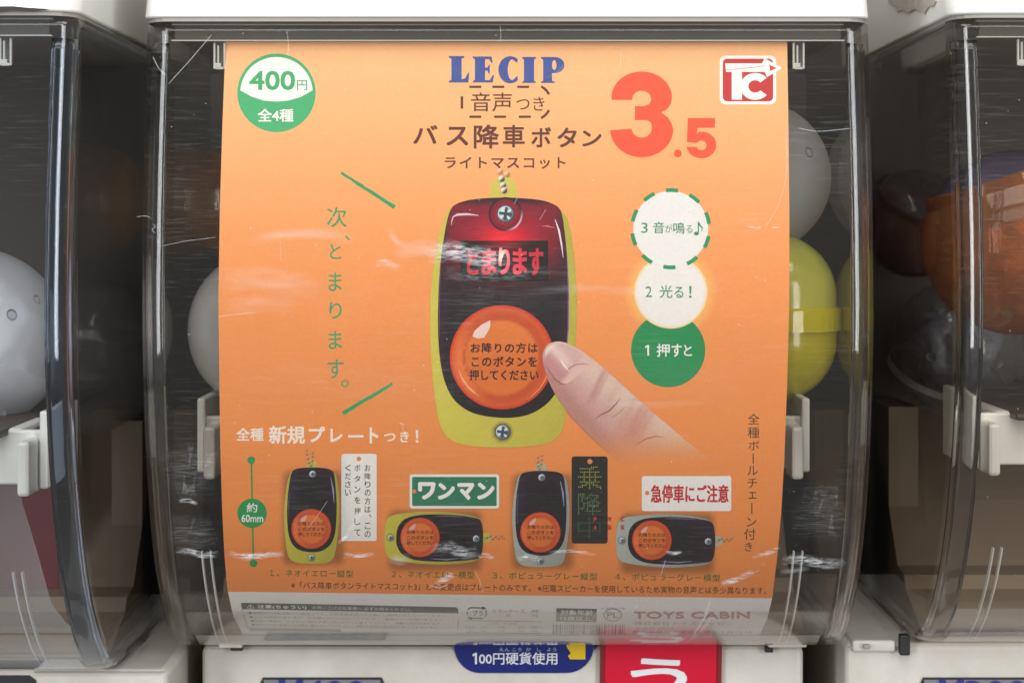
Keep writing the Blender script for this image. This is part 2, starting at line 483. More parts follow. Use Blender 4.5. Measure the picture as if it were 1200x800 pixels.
BODY_TOP = -0.1518
def make_machine(dx, dy, dz, case_me, label, bx0, bx1):
    root = empty('capsule_machine', (XC + dx, dy, H + dz))
    tag(root, label, 'capsule machine', 'capsule machines side by side')
    link('lid', LID_ME, root); link('lid_rim', RIM_ME, root)
    case = link('case', case_me, root)
    so = case.modifiers.new('thickness', 'SOLIDIFY'); so.thickness = 0.0022; so.offset = -1; so.material_offset = 1; so.material_offset_rim = 0
    # inner rim band along the top, hanging tabs, and lower guide ribs of the clear cover
    link('rim_band', strip_mesh('rim_band', -WH + 0.010, WH - 0.010, 29.5, 48, 0.0030, 0.0012), case, M['clear_part'])
    for y in (29.0, 47.6):
        link('rim_edge', strip_mesh('rim_edge', -WH + 0.009, WH - 0.009, y - 0.7, y + 0.7, 0.0025, 0.0018), case, M['clear_edge'])
    for a, b in ((248, 262), (931, 945)):
        tabo = link('tab', strip_mesh('tab', lx(a, .006), lx(b, .006), 49, 80, 0.0052, 0.0010, 31, 0.0003), case, M['clear_part'])
        bm = bmesh.new()
        for u0, u1, v0, v1 in ((a, a + 2.2, 49, 80), (b - 2.2, b, 49, 80), (a + 4.5, a + 6.5, 52, 74), (a + 2.4, b - 2.4, 77.5, 80.5), (a + 1.5, a + 9, 73, 79.5)):
            add_box(bm, lx(u0, .006), lx(u1, .006), prof(60) + .0006, prof(60) + .0017, lz(v1, .006), lz(v0, .006), 0.0002)
        link('tab_rim', bm_mesh('tab_rim', bm), case, M['clear_edge'])
    for a, b in ((243, 252), (925, 934)):
        link('rib', strip_mesh('rib', lx(a, .03), lx(b, .03), 646, 752, 0.0042, 0.0008, 5), case, M['case_inner'])
        for q in (a - 1, b):
            link('rib_edge', strip_mesh('rib_edge', lx(q, .03), lx(q + 1.3, .03), 646, 752, 0.0026, 0.0024, 5), case, M['clear_edge'])
    for s_ in (-1, 1):
        a, c = sorted((s_ * (WH - 0.0024), s_ * (WH - 0.0052)))
        box('bottom_edge', case, M['clear_rim'], a, c, 0.068, YB - 0.002, -0.1500, -0.1474, 0.0006)
    link('painted_lower_sheen', strip_mesh('painted_lower_sheen', -WH + .008, WH - .008, 717, 743.5, 0.0030, 0.0008, 2), case, M['clear_low'])  # added hazy strip, painting the bright reflection of the curved case bottom
    link('bottom_lip', strip_mesh('bottom_lip', -WH + .010, WH - .010, 744, 754.5, 0.0030, 0.0010, 2), case, M['clear_lip'])  # lip of the cover; its haze also paints that bright reflection
    for me_ in (CORNER_BLUE if case_me is CASE_ME_B else CORNER_ME): link('corner_post', me_, case)
    # inside: dark back, ivory deck
    box('back_panel', root, M['dark'], -WH + 0.006, WH - 0.006, 0.190, 0.203, BODY_TOP + 0.004, lz(24, .2))
    body = box('body', root, M['ivory'], bx0, bx1, 0.068, YB, BODY_TOP - 0.22, BODY_TOP, 0.0025)
    bm = bmesh.new()
    pr = [(0.092, 0.0004), (0.118, 0.010), (0.121, 0.0150), (0.133, 0.0165), (0.152, 0.040), (0.189, 0.072), (0.189, 0.0004)]
    va = [bm.verts.new((-0.112, a, BODY_TOP + c)) for a, c in pr]; vb = [bm.verts.new((0.112, a, BODY_TOP + c)) for a, c in pr]
    bm.faces.new(va); bm.faces.new(vb[::-1])
    for k in range(len(pr)): bm.faces.new((va[k], vb[k], vb[(k + 1) % len(pr)], va[(k + 1) % len(pr)]))
    bmesh.ops.recalc_face_normals(bm, faces=bm.faces)
    link('hopper', bm_mesh('hopper', bm), root, M['hopper'])
    box('pillar', root, M['hopper'], -0.112, -0.100, 0.150, 0.188, BODY_TOP + 0.001, lz(480, .15))
    box('pillar', root, M['hopper'], 0.100, 0.112, 0.150, 0.188, BODY_TOP + 0.001, lz(480, .15))
    tray = box('tray', root, M['dark'], lx(292, .06), lx(890, .06), 0.028, 0.185, lz(486, .06), lz(478, .06), 0.001)
    # milky brackets that carry the tray, left and right
    for s, x in ((-1, lx(232, .035)), (1, lx(948, .035))):
        z1, z0, zt = lz(466, .035), lz(549, .035), lz(498, .030)
        bm = bmesh.new()
        a, b = sorted((x, x - s * 0.0028))
        add_box(bm, a, b, 0.033, 0.075, z0 - 0.001, z1, 0.0007)
        a, b = sorted((x - s * 0.0022, x - s * 0.020))
        add_box(bm, a, b, 0.036, 0.0395, z0, lz(488, .035), 0.0007)
        a, b = sorted((x - s * 0.0036, x - s * 0.0078))
        add_box(bm, a, b, 0.0235, 0.0385, lz(559, .03), zt, 0.0012)
        a, b = sorted((x - s * 0.010, x - s * 0.022))
        add_box(bm, a, b, 0.0378, 0.075, lz(494, .035), lz(487, .035), 0.0007)
        link('bracket', bm_mesh('bracket', bm), root, M['bracket'])
    return root, case, body

mid, mid_case, mid_body = make_machine(0, 0, 0, CASE_ME, 'capsule toy machine whose clear case shows the orange bus button poster', lx(235, .066), lx(943, .066))
left, left_case, left_body = make_machine(-0.2562, -0.030, -0.0015, CASE_ME_B, 'capsule toy machine with bluish clear case, white ball capsule and dark red card inside', -.113, .1372)
right, right_case, right_body = make_machine(0.268, 0.0, 0.0012, CASE_ME, 'capsule toy machine with torn sticker on its lid side and orange ball capsule inside', -.1448, .113)

# shoulders and fittings of the lower housings that show between the cases
def wpx(root, x, y, d):
    p = px(x, y, d); return p - root.location
def wbox(name, root, parent, material, x0, x1, y0, y1, d0, d1, bev=0.0):
    a = wpx(root, x0, y0, d0); b = wpx(root, x1, y1, d0)
    return box(name, parent, material, a.x, b.x, d0 - root.location.y, d1 - root.location.y, b.z, a.z, bev)

box('deck_pad', right, M['ivory'], .1240 - right.location.x, .1400 - right.location.x, 0.0660, 0.19, BODY_TOP - 0.0030, BODY_TOP + 0.0014, 0.0012)
wbox('latch', right, right, M['black'], 1055, 1067, 744, 768, 0.0635, 0.0675, 0.0006)
wbox('latch', right, right, M['rim'], 1012, 1020, 755, 760, 0.0640, 0.0658, 0.0004)
wbox('seam', right, right, M['rim'], 993, 1062, 757.2, 759, 0.0672, 0.0678)
wbox('seam', left, left, M['rim'], 40, 193, 786.5, 788, 0.0372, 0.0378)
wbox('clip', mid, mid, M['ivory'], 256, 284, 751, 759, 0.058, 0.0675, 0.0006)
wbox('clip', mid, mid, M['ivory'], 900, 946, 750, 758.5, 0.059, 0.0675, 0.0008)
wbox('clip_slot', mid, mid, M['black'], 270, 284, 757, 762, 0.0650, 0.0677)
wbox('clip_slot', mid, mid, M['black'], 897, 906, 758, 764, 0.0650, 0.0677)

# ------------------------------------------------------------------ text helper
def glyphs(s, bold=0.0, res=3, spacing=1.0):
    c = bpy.data.curves.new('text', 'FONT')
    c.body = s; c.resolution_u = res; c.offset = bold; c.space_character = spacing
    o = bpy.data.objects.new('text', c); COL.objects.link(o)
    dg = bpy.context.evaluated_depsgraph_get()
    me = bpy.data.meshes.new_from_object(o.evaluated_get(dg))
    v = [(p.co.x, p.co.y) for p in me.vertices]
    f = [tuple(p.vertices) for p in me.polygons]
    bpy.data.objects.remove(o); bpy.data.curves.remove(c); bpy.data.meshes.remove(me)
    return v, f

def fit(v, x0, y0, x1, y1, slope=0.0):
    a = min(p[0] for p in v); b = max(p[0] for p in v)
    c = min(p[1] for p in v); d = max(p[1] for p in v)
    sx = (x1 - x0) / max(1e-6, b - a); sy = (y1 - y0) / max(1e-6, d - c)
    out = []
    for p in v:
        x = x0 + (p[0] - a) * sx
        out.append((x, y1 - (p[1] - c) * sy + slope * (x - x0)))
    return out

# flat lettering on the housings: thin sheets just proud of the face
def flat_text(name, root, parent, material, s, x0, y0, x1, y1, d, bold=0.0):
    v, f = glyphs(s)
    v = fit(v, x0, y0, x1, y1)
    k = bold * (y1 - y0)
    vv, ff = [], []
    for i, (ox, oy) in enumerate(((0, 0), (k, k), (-k, k), (k, -k), (-k, -k)) if bold else ((0, 0),)):
        ff += [tuple(j + len(vv) for j in t) for t in f]
        vv += [tuple(wpx(root, p[0] + ox, p[1] + oy, d - i * 0.000008)) for p in v]
    me = bpy.data.meshes.new(name)
    me.from_pydata(vv, [], ff)
    return link(name, me, parent, material)

def flat_poly(name, root, parent, material, pts, d, thick=0.0004):
    bm = bmesh.new()
    a = [bm.verts.new(wpx(root, p[0], p[1], d)) for p in pts]
    b = [bm.verts.new(wpx(root, p[0], p[1], d) + Vector((0, thick, 0))) for p in pts]
    n = len(a)
    bm.faces.new(a); bm.faces.new(b[::-1])
    for i in range(n): bm.faces.new((a[i], b[i], b[(i + 1) % n], a[(i + 1) % n]))
    bmesh.ops.recalc_face_normals(bm, faces=bm.faces)
    return link(name, bm_mesh(name, bm), parent, material)

class _Z:   # plain world frame
    location = Vector((0, 0, 0))
def arc_pts(cx, cy_, rx, ry, a0, a1, n):
    return [(cx + rx * math.cos(math.radians(a0 + (a1 - a0) * i / n)), cy_ + ry * math.sin(math.radians(a0 + (a1 - a0) * i / n))) for i in range(n + 1)]

# blue coin sticker (rounded lower half shows under the case)
blue = empty('coin_sticker', px(613, 790, 0.0674))
tag(blue, 'dark blue rounded sticker about 100 yen coins, stuck under the case', 'sticker')
pts = [(532, 744), (696, 744), (696, 757)] + arc_pts(664, 755, 32, 33, 0, 90, 8) + arc_pts(562, 755, 30, 33, 90, 180, 8)
flat_poly('backing', blue, blue, M['sticker_blue'], pts, 0.0674)
flat_text('lettering', blue, blue, M['sticker_white'], '00円硬貨使用', 561.5, 764, 653, 778, 0.0673, 0.012)
flat_poly('numeral', blue, blue, M['sticker_white'], [(556.6, 764.3), (558.9, 764.3), (558.9, 777.6), (556.6, 777.6), (556.6, 767.4), (553.8, 768.4), (553.8, 766.2)], 0.0673, 0.00005)
flat_text('small_lettering', blue, blue, M['sticker_ltblue'], 'えん こう  か   し   よう', 585, 758.5, 652, 762.5, 0.0673, 0.01)
flat_poly('yellow_arrow', blue, blue, M['sticker_yellow'], [(664, 746), (686, 746), (686, 772), (668, 772), (665.5, 768), (669, 765), (664, 757)], 0.0672, 0.0001)

# red sold-out slip
red = empty('red_sign', px(775, 860, 0.0668))
tag(red, 'glossy red sign with white kana on the ivory housing', 'sign')
flat_poly('sheet', red, red, M['sign_red'], [(709, 742), (841, 742), (839, 880), (707, 880)], 0.0664, 0.0009)
flat_poly('edge', red, red, M['sign_edge'], [(703.5, 742), (708.7, 742), (706.7, 880), (702, 880)], 0.0658, 0.0016)
flat_poly('edge', red, red, M['sign_edge'], [(841.3, 742), (846.5, 742), (844, 880), (839.3, 880)], 0.0658, 0.0016)
flat_text('lettering', red, red, M['sticker_white'], 'う', 740, 772, 804, 814, 0.0663, 0.03)
flat_text('lettering', red, red, M['sticker_white'], 'り', 752, 817, 800, 862, 0.0663, 0.03)

# price plates let into the housings
def price_plate(root, parent, x0, x1, d, text):
    flat_poly('plate_frame', root, parent, M['black'], [(x0, 800), (x0 + 3, 793.5), (x1 - 3, 793.5), (x1, 800), (x1, 850), (x0, 850)], d, 0.0005)
    flat_poly('plate', root, parent, M['plate_grey'], [(x0 + 4, 796), (x1 - 4, 796), (x1 - 4, 846), (x0 + 4, 846)], d - 0.0003, 0.0002)
    flat_text('plate_lettering', root, parent, M['plate_blue'], text, x0 + 22, 796.6, x1 - 22, 838, d - 0.0005, 0.03)
price_plate(mid, mid, 305, 450, 0.0672, '¥400')
price_plate(right, right, 1079, 1225, 0.0672, '¥300')

# marks on the neighbouring lids
def lid_poly(name, root, parent, material, pts3, thick=Vector((0.0005, 0, 0))):
    bm = bmesh.new()
    a = [bm.verts.new(Vector(p) - root.location) for p in pts3]
    b = [bm.verts.new(Vector(p) - root.location + thick) for p in pts3]
    n = len(a)
    bm.faces.new(a); bm.faces.new(b[::-1])
    for i in range(n): bm.faces.new((a[i], b[i], b[(i + 1) % n], a[(i + 1) % n]))
    bmesh.ops.recalc_face_normals(bm, faces=bm.faces)
    return link(name, bm_mesh(name, bm), parent, material)
# torn sticker on the side of the right machine's lid (the side faces the middle machine)
sx = right.location.x - WH - 0.0003 - 0.0006
def on_side(x, y):
    d = sx * F / (x - CX) - D
    return (sx, d, H + (CY - y) * (D + d) / F)
torn = [(1042, -30), (1040, 1), (1046, 6), (1052, 9), (1050, 14), (1057, 12), (1064, 15), (1072, 11), (1079, 13), (1083, 16), (1088, 8), (1094, 7), (1096, 2), (1094, -30)]
lid_poly('torn_sticker', right, right, M['torn_paper'], [on_side(x, y) for x, y in torn])
flat_poly('marker_smear', left, left, M['black_mark'], [(-20, 8), (15, 7.5), (30, 9), (52, 10.5), (58, 12), (40, 13.5), (12, 13), (-20, 15.5)], -0.0270, 0.0002)

# ================================================================== the poster
DEPTH0 = 0.0016     # poster lies this far behind prof(), clear of the case wall
def bgc(x, y):
    """the sheet's own printed orange: pale peach at the head, full orange lower down"""
    st = [(40, (250, 192, 140)), (130, (250, 185, 130)), (220, (247, 170, 110)), (320, (242, 156, 94)), (430, (238, 148, 84)), (700, (236, 143, 76))]
    for i in range(len(st) - 1):
        if y <= st[i + 1][0]:
            t = max(0, (y - st[i][0]) / (st[i + 1][0] - st[i][0]))
            return lerp(st[i][1], st[i + 1][1], t)
    return st[-1][1]

poster = empty('poster', px(593, 745, 0.05))
tag(poster, 'orange paper poster of bus button key chains inside the clear case', 'poster')
LAYER = 0.00002

class Block:
    """one printed block of the poster, built as one thin mesh laid on the sheet"""
    def __init__(self, name, base=1):
        self.name, self.v, self.f, self.c, self.base = name, [], [], [], base
    def add(self, pts, faces, color, layer):
        o = len(self.v)
        for (x, y) in pts:
            d = prof(y) + DEPTH0 - (self.base + (layer(x, y) if callable(layer) else layer)) * LAYER
            self.v.append(tuple(px(x, y, d) - poster.location))
            self.c.append(lin(color(x, y) if callable(color) else color))
        self.f += [tuple(i + o for i in f) for f in faces]
    def poly(self, pts, color, layer, step=9.0):
        src = [(float(a), float(b)) for a, b in pts]; pts = []
        for k in range(len(src)):       # no edge longer than 6 px, so the outline bends with the sheet
            p, q = src[k], src[(k + 1) % len(src)]
            m = max(1, int(math.hypot(q[0] - p[0], q[1] - p[1]) / (6 if p[1] < 690 else 3)) )
            pts += [(p[0] + (q[0] - p[0]) * t / m, p[1] + (q[1] - p[1]) * t / m) for t in range(m)]
        n = len(pts)
        verts = [Vector(p) for p in pts]
        xs = [p[0] for p in pts]; ys = [p[1] for p in pts]
        x = min(xs) + step * 0.5
        while x < max(xs):
            y = min(ys) + step * 0.5
            while y < max(ys):
                ins = False; j = n - 1
                for i in range(n):
                    if (ys[i] > y) != (ys[j] > y) and x < (xs[j] - xs[i]) * (y - ys[i]) / (ys[j] - ys[i]) + xs[i]: ins = not ins
                    j = i
                if ins: verts.append(Vector((x, y)))
                y += step
            x += step
        r = delaunay_2d_cdt(verts, [(i, (i + 1) % n) for i in range(n)], [list(range(n))], 1, 1e-4)
        self.add([(p[0], p[1]) for p in r[0]], [tuple(f) for f in r[2]], color, layer)
    def text(self, s, x0, y0, x1, y1, color, layer=3, bold=0.0, slope=0.0, spacing=1.0, res=3):
        v, f = glyphs(s, 0.0, res, spacing)
        if bold <= 0:
            self.add(fit(v, x0, y0, x1, y1, slope), f, color, layer); return
        # heavier weight: the same outline struck several times a hair apart
        h = max(p[1] for p in v) - min(p[1] for p in v)
        k = bold * (y1 - y0) / max(h, .3)
        kx = min(k, (x1 - x0) * .3)
        q = fit(v, x0 + kx, y0 + k, x1 - kx, y1 - k, slope)
        m = 8 if bold > .03 else 5
        for i in range(m):
            a = 2 * math.pi * (i + .5) / (m - 1)
            ox, oy = (0, 0) if i == m - 1 else (kx * math.cos(a) * 1.1, k * math.sin(a) * 1.1)
            self.add([(p[0] + ox, p[1] + oy) for p in q], f, color, layer + i * .11)
    def circle(self, cx, cy_, r, color, layer, ry=None, n=48, step=9.0):
        self.poly(arc_pts(cx, cy_, r, ry or r, 0, 360, n)[:-1], color, layer, step)
    def ring(self, cx, cy_, ro, ri, color, layer, a0=0, a1=360, n=24, k=1.0):
        o = arc_pts(cx, cy_, ro, ro * k, a0, a1, n); i = arc_pts(cx, cy_, ri, ri * k, a0, a1, n)
        self.add(o + i, [(j, j + 1, n + 1 + j + 1, n + 1 + j) for j in range(n)], color, layer)
    def rect(self, x0, y0, x1, y1, color, layer, slope=0.0, step=12.0):
        h = slope * (x1 - x0)
        self.poly([(x0, y0), (x1, y0 + h), (x1, y1 + h), (x0, y1)], color, layer, step)
    def rrect(self, x0, y0, x1, y1, r, color, layer, slope=0.0, step=10.0):
        p = arc_pts(x1 - r, y1 - r, r, r, 0, 90, 4) + arc_pts(x0 + r, y1 - r, r, r, 90, 180, 4) + arc_pts(x0 + r, y0 + r, r, r, 180, 270, 4) + arc_pts(x1 - r, y0 + r, r, r, 270, 360, 4)
        self.poly([(a, b + slope * (a - x0)) for a, b in p], color, layer, step)
    def stroke(self, pts, w, color, layer):
        ws = list(w) if isinstance(w, (list, tuple)) else [w] * len(pts)
        P2, W2 = [pts[0]], [ws[0]]
        for k in range(len(pts) - 1):
            p, q = pts[k], pts[k + 1]
            m = max(1, int(math.hypot(q[0] - p[0], q[1] - p[1]) / 5))
            for t in range(1, m + 1):
                P2.append((p[0] + (q[0] - p[0]) * t / m, p[1] + (q[1] - p[1]) * t / m)); W2.append(ws[k] + (ws[k + 1] - ws[k]) * t / m)
        pts, w = P2, W2
        n = len(pts); L, R_ = [], []
        for i in range(n):
            a = pts[max(0, i - 1)]; b = pts[min(n - 1, i + 1)]
            dx, dy = b[0] - a[0], b[1] - a[1]; l = math.hypot(dx, dy) or 1
            ww = w[i] if isinstance(w, (list, tuple)) else w
            L.append((pts[i][0] - dy / l * ww / 2, pts[i][1] + dx / l * ww / 2)); R_.append((pts[i][0] + dy / l * ww / 2, pts[i][1] - dx / l * ww / 2))
        self.add(L + R_, [(i, i + 1, n + i + 1, n + i) for i in range(n - 1)], color, layer)
    def build(self):
        me = bpy.data.meshes.new(self.name)
        me.from_pydata(self.v, [], self.f)
        at = me.attributes.new('ink', 'FLOAT_COLOR', 'POINT')
        at.data.foreach_set('color', [v for c in self.c for v in (*c, 1.0)])
        return link(self.name, me, poster, M['ink'])

def edge_pts(y0, y1, tab, step=6.0):
    out = []; y = y0
    def f(y):
        for i in range(len(tab) - 1):
            if y <= tab[i + 1][0]:
                t = (y - tab[i][0]) / (tab[i + 1][0] - tab[i][0]); return tab[i][1] + (tab[i + 1][1] - tab[i][1]) * t
        return tab[-1][1]
    n = max(1, int((y1 - y0) / step))
    return [(f(y0 + (y1 - y0) * i / n), y0 + (y1 - y0) * i / n) for i in range(n + 1)]
LE = [(48, 264.5), (150, 260.5), (250, 257.5), (350, 256), (450, 257), (540, 258.5), (600, 260.5), (650, 263), (690, 266.5), (720, 273), (748, 287)]
RE = [(52, 922.5), (150, 924), (250, 925), (350, 925), (450, 922.5), (540, 919), (600, 915.5), (650, 911), (700, 905), (725, 899), (748, 888)]
# the sheet itself: a fine grid so it bends with the case; orange field and white foot
def sheet(name, y0, y1, color, layer, n_y, ybend=lambda x: 0):
    b = Block(name, 0)
    Lp = edge_pts(y0, y1, LE, (y1 - y0) / n_y * 0.999); Rp = edge_pts(y0, y1, RE, (y1 - y0) / n_y * 0.999)
    n = min(len(Lp), len(Rp)); m = 40
    pts, faces = [], []
    for i in range(n):
        for j in range(m + 1):
            t = j / m; x = Lp[i][0] + (Rp[i][0] - Lp[i][0]) * t
            pts.append((x, Lp[i][1] + ybend(x) ))
    for i in range(n - 1):
        for j in range(m):
            a = i * (m + 1) + j; faces.append((a, a + 1, a + m + 2, a + m + 1))
    b.add(pts, faces, color, layer)
    return b.build()
sheet('white_foot', 686, 748, (226, 227, 232), 0, 40)
sheet('orange_field', 49.5, 693, bgc, 1, 160, lambda x: 0.0115 * (x - 262) * sm(60, 690, 690) if False else 0.0)
b = Block('orange_field_hem', 0)   # the orange field runs a little lower towards the right
b.poly([(266.6, 692.6), (905.8, 692.6), (904.9, 700.5), (700, 698.3), (480, 695.6)], lambda x, y: bgc(x, 690), 1, 6)
b.build()

GRN, BRN, RED_, WHT, INK = (62, 168, 108), (98, 52, 44), (238, 88, 60), (243, 243, 246), (38, 34, 34)

# -- price badge
b = Block('price_badge', 2)
b.circle(324, 109, 46, (70, 178, 120), 0)
up = arc_pts(324, 109, 42.5, 42, 184, 356, 24)
lo = [(366.4, 106), (352, 114), (338, 118), (324, 119.2), (309, 118), (295, 113.5), (281.6, 106)]
b.poly(up + lo[1:-1], (248, 249, 248), 1)
b.text('400', 292, 83, 346, 106, (66, 172, 112), 2, 0.026)
b.text('円', 348, 94, 360, 106, (66, 172, 112), 2, 0.01)
b.text('全4種', 302, 127.5, 344, 143, (250, 252, 250), 2, 0.02)
b.build()

# -- heading
b = Block('heading_lettering', 2)
BL = (62, 84, 160)
def P_(pts): b.poly(pts, BL, 0, 8)
P_([(526, 66), (544, 66), (544, 68), (541, 69), (541, 93), (545, 92), (549, 85), (550, 85), (549, 97), (526, 97), (526, 95), (529, 94), (529, 69), (526, 68)])
P_([(554, 66.5), (576, 66.5), (577.5, 74), (576, 74), (573, 69.5), (568.5, 69.5), (568.5, 79.5), (571, 79.5), (573, 76), (574, 76), (574, 87), (573, 87), (571, 83), (568.5, 83), (568.5, 94), (574, 94), (577.5, 88), (579, 88), (577.5, 97), (554, 97), (554, 95), (556.5, 94), (556.5, 69.5), (554, 68.5)])
P_(arc_pts(598, 82, 14, 16, -50, -310, 22) + [(606.5, 89)] + arc_pts(600, 82, 5, 12.2, 60, 300, 12)[0:] + [(606, 74)])
P_([(612, 67), (628, 67), (628, 69), (626, 70), (626, 95), (628, 96), (628, 97.5), (612, 97.5), (612, 96), (614, 95), (614, 70), (612, 69)])
P_([(634, 67), (649, 67)] + arc_pts(650, 76.5, 11.5, 9.5, -90, 90, 12) + [(647, 86), (647, 95), (650, 96), (650, 97.5), (634, 97.5), (634, 96), (636.5, 95), (636.5, 70), (634, 69)])
b.poly(arc_pts(649.5, 76.5, 2.6, 5.8, 0, 360, 12)[:-1], lambda x, y: bgc(x, y), 1, 6)
for x0, x1 in ((550, 564), (577, 591), (606, 620)): b.rect(x0, 100.6, x1, 103.4, BRN, 0)
for x0, x1 in ((550, 564), (579, 593), (608, 622)): b.rect(x0, 135.6, x1, 138.4, BRN, 0)
b.rect(539.8, 113, 542.8, 127.5, BRN, 0)
b.stroke(arc_pts(624, 120, 21.5, 21, -62, -26, 6), 3, BRN, 0)
b.stroke(arc_pts(624, 120, 21.5, 21, 26, 62, 6), 3, BRN, 0)
b.text('音声', 552, 108.5, 600, 131, BRN, 0, 0.006)
b.text('つき', 605, 113.5, 638, 130, BRN, 0, 0.004)
for ch, x0, y0, x1, y1 in (('バ', 484, 146.5, 513, 169), ('ス', 523, 148.5, 549, 171), ('降', 555, 146, 585, 174.5), ('車', 589, 146.5, 615, 173), ('ボ', 622.5, 149, 646, 173), ('タ', 653, 149.5, 676, 173), ('ン', 682, 153, 705, 172)):
    b.text(ch, x0, y0, x1, y1, BRN, 0, 0.024)
b.text('ライトマスコット', 521, 184, 663, 198, BRN, 0, 0.022, spacing=1.15)
# big number
p3 = arc_pts(752, 114.5, 35.5, 30.5, 178, 360, 26) + [(786, 122), (782, 128), (775, 132), (783, 138), (787, 145)] + arc_pts(752, 151.5, 37, 33, 0, 178, 26)
p3 += [(740.5, 151)] + arc_pts(752, 150, 12, 11.5, 175, 0, 12) + [(763, 144), (758, 141), (744, 141), (744, 124.5), (755, 124.5), (761, 122)] + arc_pts(752, 116, 11, 9.5, 10, -175, 12) + [(741, 117.3), (716.8, 117.3)]
b.poly(p3[1:], RED_, 0, 8)
b.circle(794.3, 180, 4.6, RED_, 0, n=20)
b.poly([(806, 138.5), (838, 138.5), (838, 150), (817.5, 150), (816.5, 157)] + arc_pts(822, 170, 17.5, 15.7, -100, 172, 24) + [(816.8, 172.2)] + arc_pts(822, 170.5, 6, 5.6, 165, -150, 12) + [(805, 166.8)], RED_, 0, 8)
b.build()

# -- maker's emblem
b = Block('maker_emblem', 2)
b.rrect(843.5, 65.5, 909.5, 122.5, 7, (250, 248, 247), 0)
b.rrect(847, 69, 906, 119, 5, (198, 52, 58), 1)
W_ = (252, 250, 250)
b.poly([(849.5, 74.5), (893, 74.5), (896, 68.5), (916.5, 80), (899, 90.5), (896, 84.5), (869.5, 84.5), (869.5, 117), (857.5, 117), (857.5, 84.5), (851, 84.5)], W_, 2, 8)
b.ring(885, 101.5, 17.5, 8, W_, 3, 40, 320, 22, 0.9)
b.poly([(901.5, 76), (910, 80), (902.5, 83.5)], (214, 70, 66), 4)
b.stroke([(851, 82), (880, 79.6), (896, 77.3)], 0.7, (214, 120, 110), 4)
b.build()

# -- vertical slogan with brush strokes
b = Block('slogan_lettering', 2)
G2 = (70, 156, 108)
for ch, x0, y0, x1, y1 in (('次', 383, 242.5, 406.5, 266.5), ('、', 404, 276, 410.5, 282), ('と', 386.5, 286, 400, 303.5), ('ま', 385, 319, 400.5, 341), ('り', 386, 354, 400.5, 373.5), ('ま', 385, 388, 400.5, 409), ('す', 383.5, 421, 402.5, 443.5)):
    b.text(ch, x0, y0, x1, y1, G2, 0, 0.006)
b.ring(404.3, 449.3, 4.3, 2.9, G2, 0, 0, 360, 20)
def brush(p0, p1, w):
    n = 16; pts, ws = [], []
    for i in range(n + 1):
        t = i / n
        pts.append((p0[0] + (p1[0] - p0[0]) * t + random.uniform(-.3, .3), p0[1] + (p1[1] - p0[1]) * t + random.uniform(-.3, .3)))
        ws.append(w * (0.75 + 0.3 * t + random.uniform(-.12, .12)))
    b.stroke(pts, ws, (48, 160, 104), 0)
brush((400, 202.5), (462.5, 243), 4.4)
brush((460, 449.5), (402, 484), 4.4)
b.build()

# -- call-out circles
b = Block('call_out_circles', 2)
def glow(x, y):
    r = math.hypot(x - 786, y - 342)
    return lerp((248, 186, 106), bgc(x, y), sm(42, 55, r))
b.circle(783, 410, 43.5, (32, 142, 86), 1)
def glow1(x, y):
    r = math.hypot(x - 786, y - 342); g = (32, 142, 86) if math.hypot(x - 783, y - 410) < 43.5 else bgc(x, y)
    return lerp((255, 205, 120), g, sm(42, 55, r))
o = arc_pts(786, 342, 56, 56, 0, 360, 60); i_ = arc_pts(786, 342, 41, 41, 0, 360, 60); m_ = arc_pts(786, 342, 48, 48, 0, 360, 60)
b.add(o + m_ + i_, [(j, j + 1, 61 + j + 1, 61 + j) for j in range(60)] + [(61 + j, 61 + j + 1, 122 + j + 1, 122 + j) for j in range(60)], glow, 0)
b.circle(786, 342, 43, lambda x, y: lerp((236, 236, 238), (244, 214, 164), sm(39, 43, math.hypot(x - 786, y - 342))), 2, step=2.5)
b.circle(786, 268, 44, (236, 237, 241), 3)
for k in range(10):
    a = k * 36 - 97
    b.ring(786, 268, 47.5, 43, (40, 150, 98), 4, a, a + 18, 6)
TG = (52, 140, 96)
for s, x0, y0, x1, y1, bo in (('3', 751.5, 261, 759, 273, 0), ('音', 765.5, 260, 778.5, 273.5, .006), ('が', 779.5, 263, 788, 272.5, 0), ('鳴', 789, 260.5, 802.5, 274, .006), ('る', 804, 264, 811.5, 273, 0)):
    b.text(s, x0, y0, x1, y1, TG, 5, bo)
b.circle(816, 273.6, 2.9, TG, 5, ry=2.2, n=14)
b.stroke([(818.3, 273.4), (818.3, 259.8)], 1.3, TG, 5.3)
b.stroke([(818.4, 260.4), (820.2, 264), (823, 267), (822.4, 271)], [2.0, 1.8, 1.5, .7], TG, 5.6)
for s, x0, y0, x1, y1, bo in (('2', 756.5, 335.5, 764, 348, 0), ('光', 773, 334, 788, 349, .006), ('る', 790, 336, 801, 349, .006), ('！', 807.5, 335, 810.5, 349, .01)):
    b.text(s, x0, y0, x1, y1, TG, 5, bo)
for s, x0, y0, x1, y1, bo in (('押', 769.5, 402.5, 785, 418, .014), ('す', 787, 403, 799, 418, .014), ('と', 801.5, 404, 811, 417, .014)):
    b.text(s, x0, y0, x1, y1, WHT, 5, bo)
b.poly([(758.6, 404), (760.6, 404), (760.6, 416.5), (758.6, 416.5), (758.6, 406.8), (756, 407.6), (756, 406)], WHT, 5, 5)
b.build()

